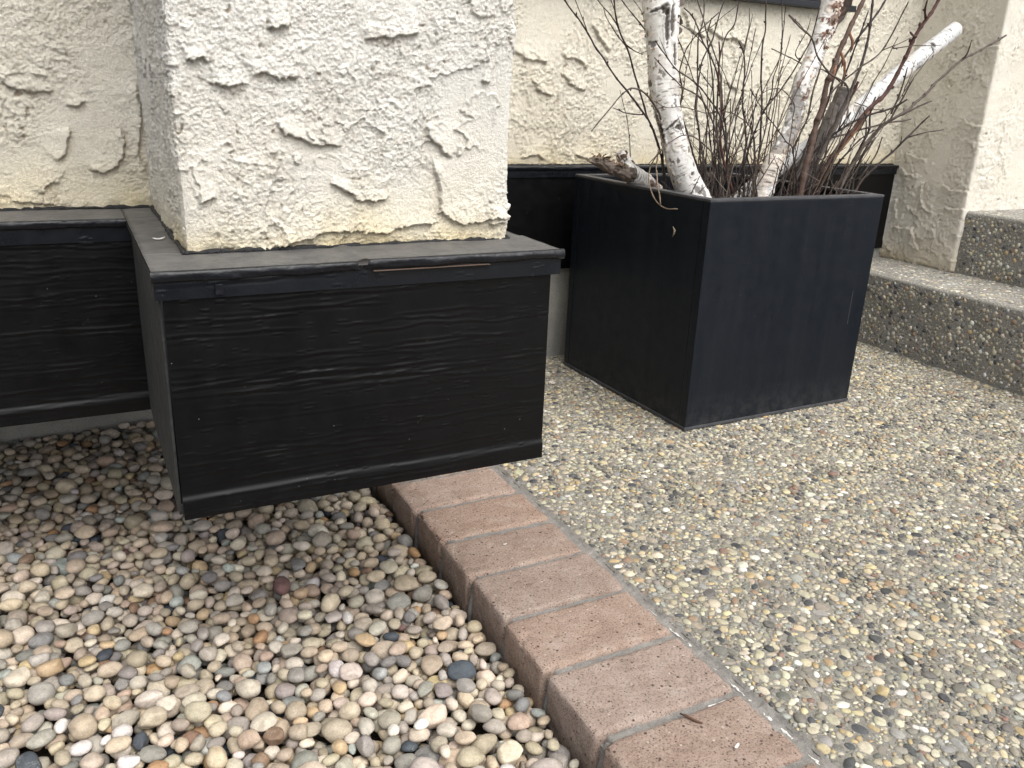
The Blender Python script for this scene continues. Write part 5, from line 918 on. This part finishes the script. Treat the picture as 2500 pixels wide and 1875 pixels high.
INFO = {
 'L1': (DARK, 'long dark twig slanting up left of the thick birch trunk, leftmost of all'), 'L2': (DARK, 'dark forked twig just left of the thick birch trunk'),
 'L3': (DARK, 'thin twig passing behind the top of the thick birch trunk'), 'ARCH': (GREY, 'twig arching over to the left like a hook, tip drooping'),
 'THIN1': (GREY, 'hair thin twig hanging in front of the wall above the broken stump'), 'ARC2': (GREY, 'low arching twig crossing in front of the thick birch trunk foot'),
 'C1': (DARK, 'curved twig right of the thick birch trunk with one long side shoot'), 'CARC': (DARK, 'bowed twig curving like a bracket just right of the thick birch trunk'),
 'C5': (RED, 'stout brown broken topped twig in the middle thicket'), 'M1': (DARK, 'upright dark Y topped twig alone in the gap right of the thicket'),
 'M2': (DARK, 'tall straight dark twig with forked tip left of the slim birch trunk'), 'M3': (DARK, 'slanting dark twig crossing up to the slim birch trunk'),
 'M5': (GREY, 'thin twig arching over beside the slim birch trunk'), 'M6': (GREY, 'long thin twig running sideways across the thicket'), 'M7': (PALE, 'pale straight stick leaning against the slim birch trunk'),
 'R0': (GREY, 'thin twig passing sideways behind the slim birch trunk'), 'R1': (RED, 'thickest reddish brown twig crossing in front of the smooth birch pole'),
 'R2': (GREY, 'long twig reaching furthest right over the return wall'), 'R3': (GREY, 'forked thin twig crossing above the smooth birch pole'),
 'R5': (DARK, 'long dark double twig right of the slim birch trunk'), 'R6': (BRN, 'thick brown stem with hanging bark strips'), 'R4': (DARK, 'dark twig leaning right behind the brown stem'),
 'R9': (DARK, 'lowest forked twig reaching right over the planter rim'), 'R8': (GREY, 'twig ending in a bud below the smooth birch pole'),
 'R10': (GREY, 'thin nearly level twig under the smooth birch pole'), 'R11': (DARK, 'dark crooked twig crossing the foot of the smooth birch pole'), 'R16': (RED, 'red brown stem beside the short grey log')}
MORE = {
 'C2': 'upright bending twig second right of the thick birch trunk in the thicket', 'C3': 'tall twig with one crossing shoot at the back of the middle thicket',
 'C4': 'long twig fanning up and right out of the middle thicket', 'C6': 'twig crossing leftwards over the thicket with a forked tip by the thick trunk',
 'C7': 'lower of the two twigs crossing leftwards from the thicket to the thick trunk', 'C8': 'thin twig slanting down right beside the thick birch trunk in the thicket',
 'C9': 'rearmost leaning twig of the middle thicket', 'C10': 'straight branched twig at the centre of the middle thicket',
 'M4': 'twig sloping down right from a fork in the gap to the slim birch trunk', 'M8': 'short straight twig on the right fringe of the middle thicket',
 'M9': 'straight twig with a shoot just left of the slim birch trunk', 'M10': 'low twig with a side arm reaching left in the gap',
 'M11': 'short twig at the foot of the middle thicket nearest the thick birch trunk',
 'R7': 'thin zigzag twig crossing in front of the slim birch trunk top', 'R12': 'thin upright twig under the middle of the smooth birch pole',
 'R13': 'short dark forked twig low on the right of the planter', 'R14': 'low bowed twig at the right of the planter', 'R15': 'slim dark twig running along the slim birch trunk',
 'R17': 'fine looping twig below the smooth birch pole', 'R18': 'grey twig behind the right cluster below the pole', 'R19': 'weathered grey stick low in the right cluster'}
for q, (k, lines) in enumerate(TWIGS.items()):
    o = twig_mesh('twig', lines, 100 + q)
    colr, lab = INFO.get(k, (GREY if q % 2 else DARK, None))
    grp = TG
    if k in MORE: lab = MORE[k]
    if lab is None:
        if k[0] == 'C': lab, grp = 'thin bare twig in the dense middle thicket of the planter', 'twigs of the middle thicket'
        elif k[0] in 'LMA': lab, grp = 'thin bare twig between the thicket and the slim birch trunk', 'twigs between thicket and slim trunk'
        else: lab, grp = 'thin bare twig in the right hand cluster under the birch pole', 'twigs of the right cluster'
    o.color = (*colr, 1); tag(o, lab, 'twig', grp)
# the reddish-orange lower piece of the thickest twig and torn bark strips
o = twig_mesh('twig', [[(x, y, z, 0.0022) for x, y, z, r in TWIGS['R1'][0][6:]]], 700); o.color = (*ORG, 1)
for v in o.data.vertices: v.co.y -= 0.006; v.co.x += 0.004
tag(o, 'orange brown peeled stick low in the right cluster', 'twig', TG)
R6o = [ob for ob in COL.objects if ob.get('label') == INFO['R6'][1]][0]
st_ = []
for (i, L_, dx) in ((2, 0.035, 0.006), (3, 0.05, 0.010), (4, 0.03, -0.006), (3, 0.028, 0.004)):
    b = np.array(TWIGS['R6'][0][i]); st_.append(tube_geo([(b[0], b[1] - 0.004, b[2], 0.0025), (b[0] + dx, b[1] - 0.009, b[2] - L_ * 0.4, 0.003), (b[0] + dx * 1.5, b[1] - 0.008, b[2] - L_ * 0.8, 0.0022), (b[0] + dx * 1.2, b[1] - 0.007, b[2] - L_, 0.0008)], 5))
V, F = merge(st_); o = mesh_np('bark_strip', V, F, M_twig, R6o, True); o.color = (0.2, 0.1, 0.06, 1)
# stems hanging dead over the planter's left rim
for k, h in enumerate(HANG):
    h = [list(p) for p in h]
    o = twig_mesh('twig', [h], 800 + k, n=5); o.color = (0.19, 0.15, 0.11, 1)
    tag(o, ['dried pale stem hanging over the left rim and curling right', 'shorter dried stem hanging over the left rim'][k], 'twig', 'dried stems over the rim')
# undergrowth of thin shoots, each its own twig
CL = [((1.90, 2.22), 34, (0.02, 0.0), 'short thin shoot at the foot of the middle thicket', 'shoots at the foot of the thicket'),
      ((2.12, 2.25), 28, (0.10, 0.0), 'short thin shoot around the foot of the slim birch trunk', 'shoots around the slim trunk'),
      ((2.24, 2.20), 40, (0.30, -0.03), 'short thin shoot at the foot of the right cluster', 'shoots of the right cluster'),
      ((1.78, 2.20), 7, (-0.05, 0.0), 'short thin shoot at the foot of the thick birch trunk', 'shoots by the thick trunk')]
for ci, ((cx, cy), n, lean, lab, grp) in enumerate(CL):
    for k in range(n):
        bx = cx * S + TW.normal(0, 0.022); by = cy * S + TW.normal(0, 0.035)
        bx = float(np.clip(bx, 1.72 * S, 2.33 * S)); by = float(np.clip(by, 2.0 * S, 2.58 * S))
        ln = TW.uniform(0.2, 0.42) if k % 2 else TW.uniform(0.12, 0.2); a = np.array([lean[0] + TW.normal(0, 0.22), lean[1] + TW.normal(0, 0.16), 1.0]); a /= np.linalg.norm(a)
        r0 = TW.uniform(0.0008, 0.0018); pts = []
        side_ = TW.normal(0, 0.03, 2)
        for t in np.linspace(1, 0, 6):
            pts.append((bx + a[0] * ln * t + side_[0] * t * t, by + a[1] * ln * t + side_[1] * t * t * 0.6, 0.54 * S + a[2] * ln * t, r0 * (1 - 0.6 * t)))
        lines = [pts]
        for s in range(TW.integers(1, 4)):
            b = np.array(pts[TW.integers(1, 5)]); d = np.array([TW.normal(0, 0.6), TW.normal(0, 0.4), TW.uniform(0.3, 1.1)]); d /= np.linalg.norm(d); l2 = TW.uniform(0.025, 0.08)
            lines.append([(*(b[:3] + d * l2), r0 * 0.3), (*(b[:3] + d * l2 * 0.5 + TW.normal(0, 0.002, 3)), r0 * 0.4), (*b[:3], r0 * 0.5)])
        o = twig_mesh('twig', lines, 1000 + 50 * ci + k, n=5)
        cc = [DARK, GREY, BRN, (0.15, 0.125, 0.10), DARK][int(TW.integers(5))]; o.color = (*cc, 1)
        tag(o, lab, 'twig', grp)

# ------------------------------------------------------------------ small debris
def leaf(name, x, y, z, s, yaw, m, label, cat):
    a = np.linspace(0, 2 * np.pi, 11)[:-1]; r = s * (0.6 + 0.4 * np.abs(np.cos(a))) ; V = np.stack([r * np.cos(a), 0.45 * r * np.sin(a), 0.25 * s * np.cos(a) ** 2 * np.array([1, .8, .5, .9, 1, 1, .6, .7, .9, 1])], 1) @ rotz(yaw).T
    V = np.vstack([V, [[0, 0, 0.0]]]); V2 = V - [0, 0, 0.0006]; n = 10
    F = [[i, (i + 1) % n, n] for i in range(n)] + [[11 + (i + 1) % n, 11 + i, 21] for i in range(n)] + [[i, 11 + i, 11 + (i + 1) % n, (i + 1) % n] for i in range(n)]
    o = mesh_np(name, np.vstack([V, V2]) + [0, 0, 0.0006], F, m, None, False); o.location = (x, y, z); return tag(o, label, cat)
leaf('dead_leaf', 3.06 * S, 2.50 * S - 0.002, 0.002, 0.011, 0.9, M_leaf, 'small brown dead leaf at the foot of the lower step', 'leaf')
leaf('paint_fleck', 0.86 * S, 0.792 * S, 0.003, 0.0042, 0.4, M_lime, 'white fleck lying on the nearest brick', 'fleck')
leaf('paint_fleck', 0.80 * S, 1.52 * S, 0.003, 0.003, 0.1, M_lime, 'white fleck lying on a far brick', 'fleck')
leaf('plaster_crumb', 0.118 * S, 1.50 * S, CAPZ + 0.001, 0.006, 0.3, M_lime, 'white plaster crumb on the dusty black ledge', 'crumb')
V, F, c = tube_geo([(0.824 * S, 0.895 * S, 0.002, 0.0008), (0.829 * S, 0.885 * S, 0.0025, 0.0014), (0.838 * S, 0.868 * S, 0.002, 0.0013), (0.845 * S, 0.86 * S, 0.002, 0.0006)], 5)
V, F = merge([(V, F, c)]); o = mesh_np('pine_needle', V, F, M_leaf, None, True); tag(o, 'dark brown needle lying across the nearest brick', 'needle')
V, F, c = tube_geo([(1.6335 * S, 2.08 * S, 0.628 * S, 0.0006), (1.634 * S, 2.07 * S, 0.618 * S, 0.0022), (1.634 * S, 2.072 * S, 0.607 * S, 0.0018), (1.6335 * S, 2.078 * S, 0.596 * S, 0.0005)], 6)
V, F = merge([(V, F, c)]); o = mesh_np('seed_husk', V, F, M_husk, None, True); tag(o, 'dried seed husk stuck to the left side of the planter', 'husk')
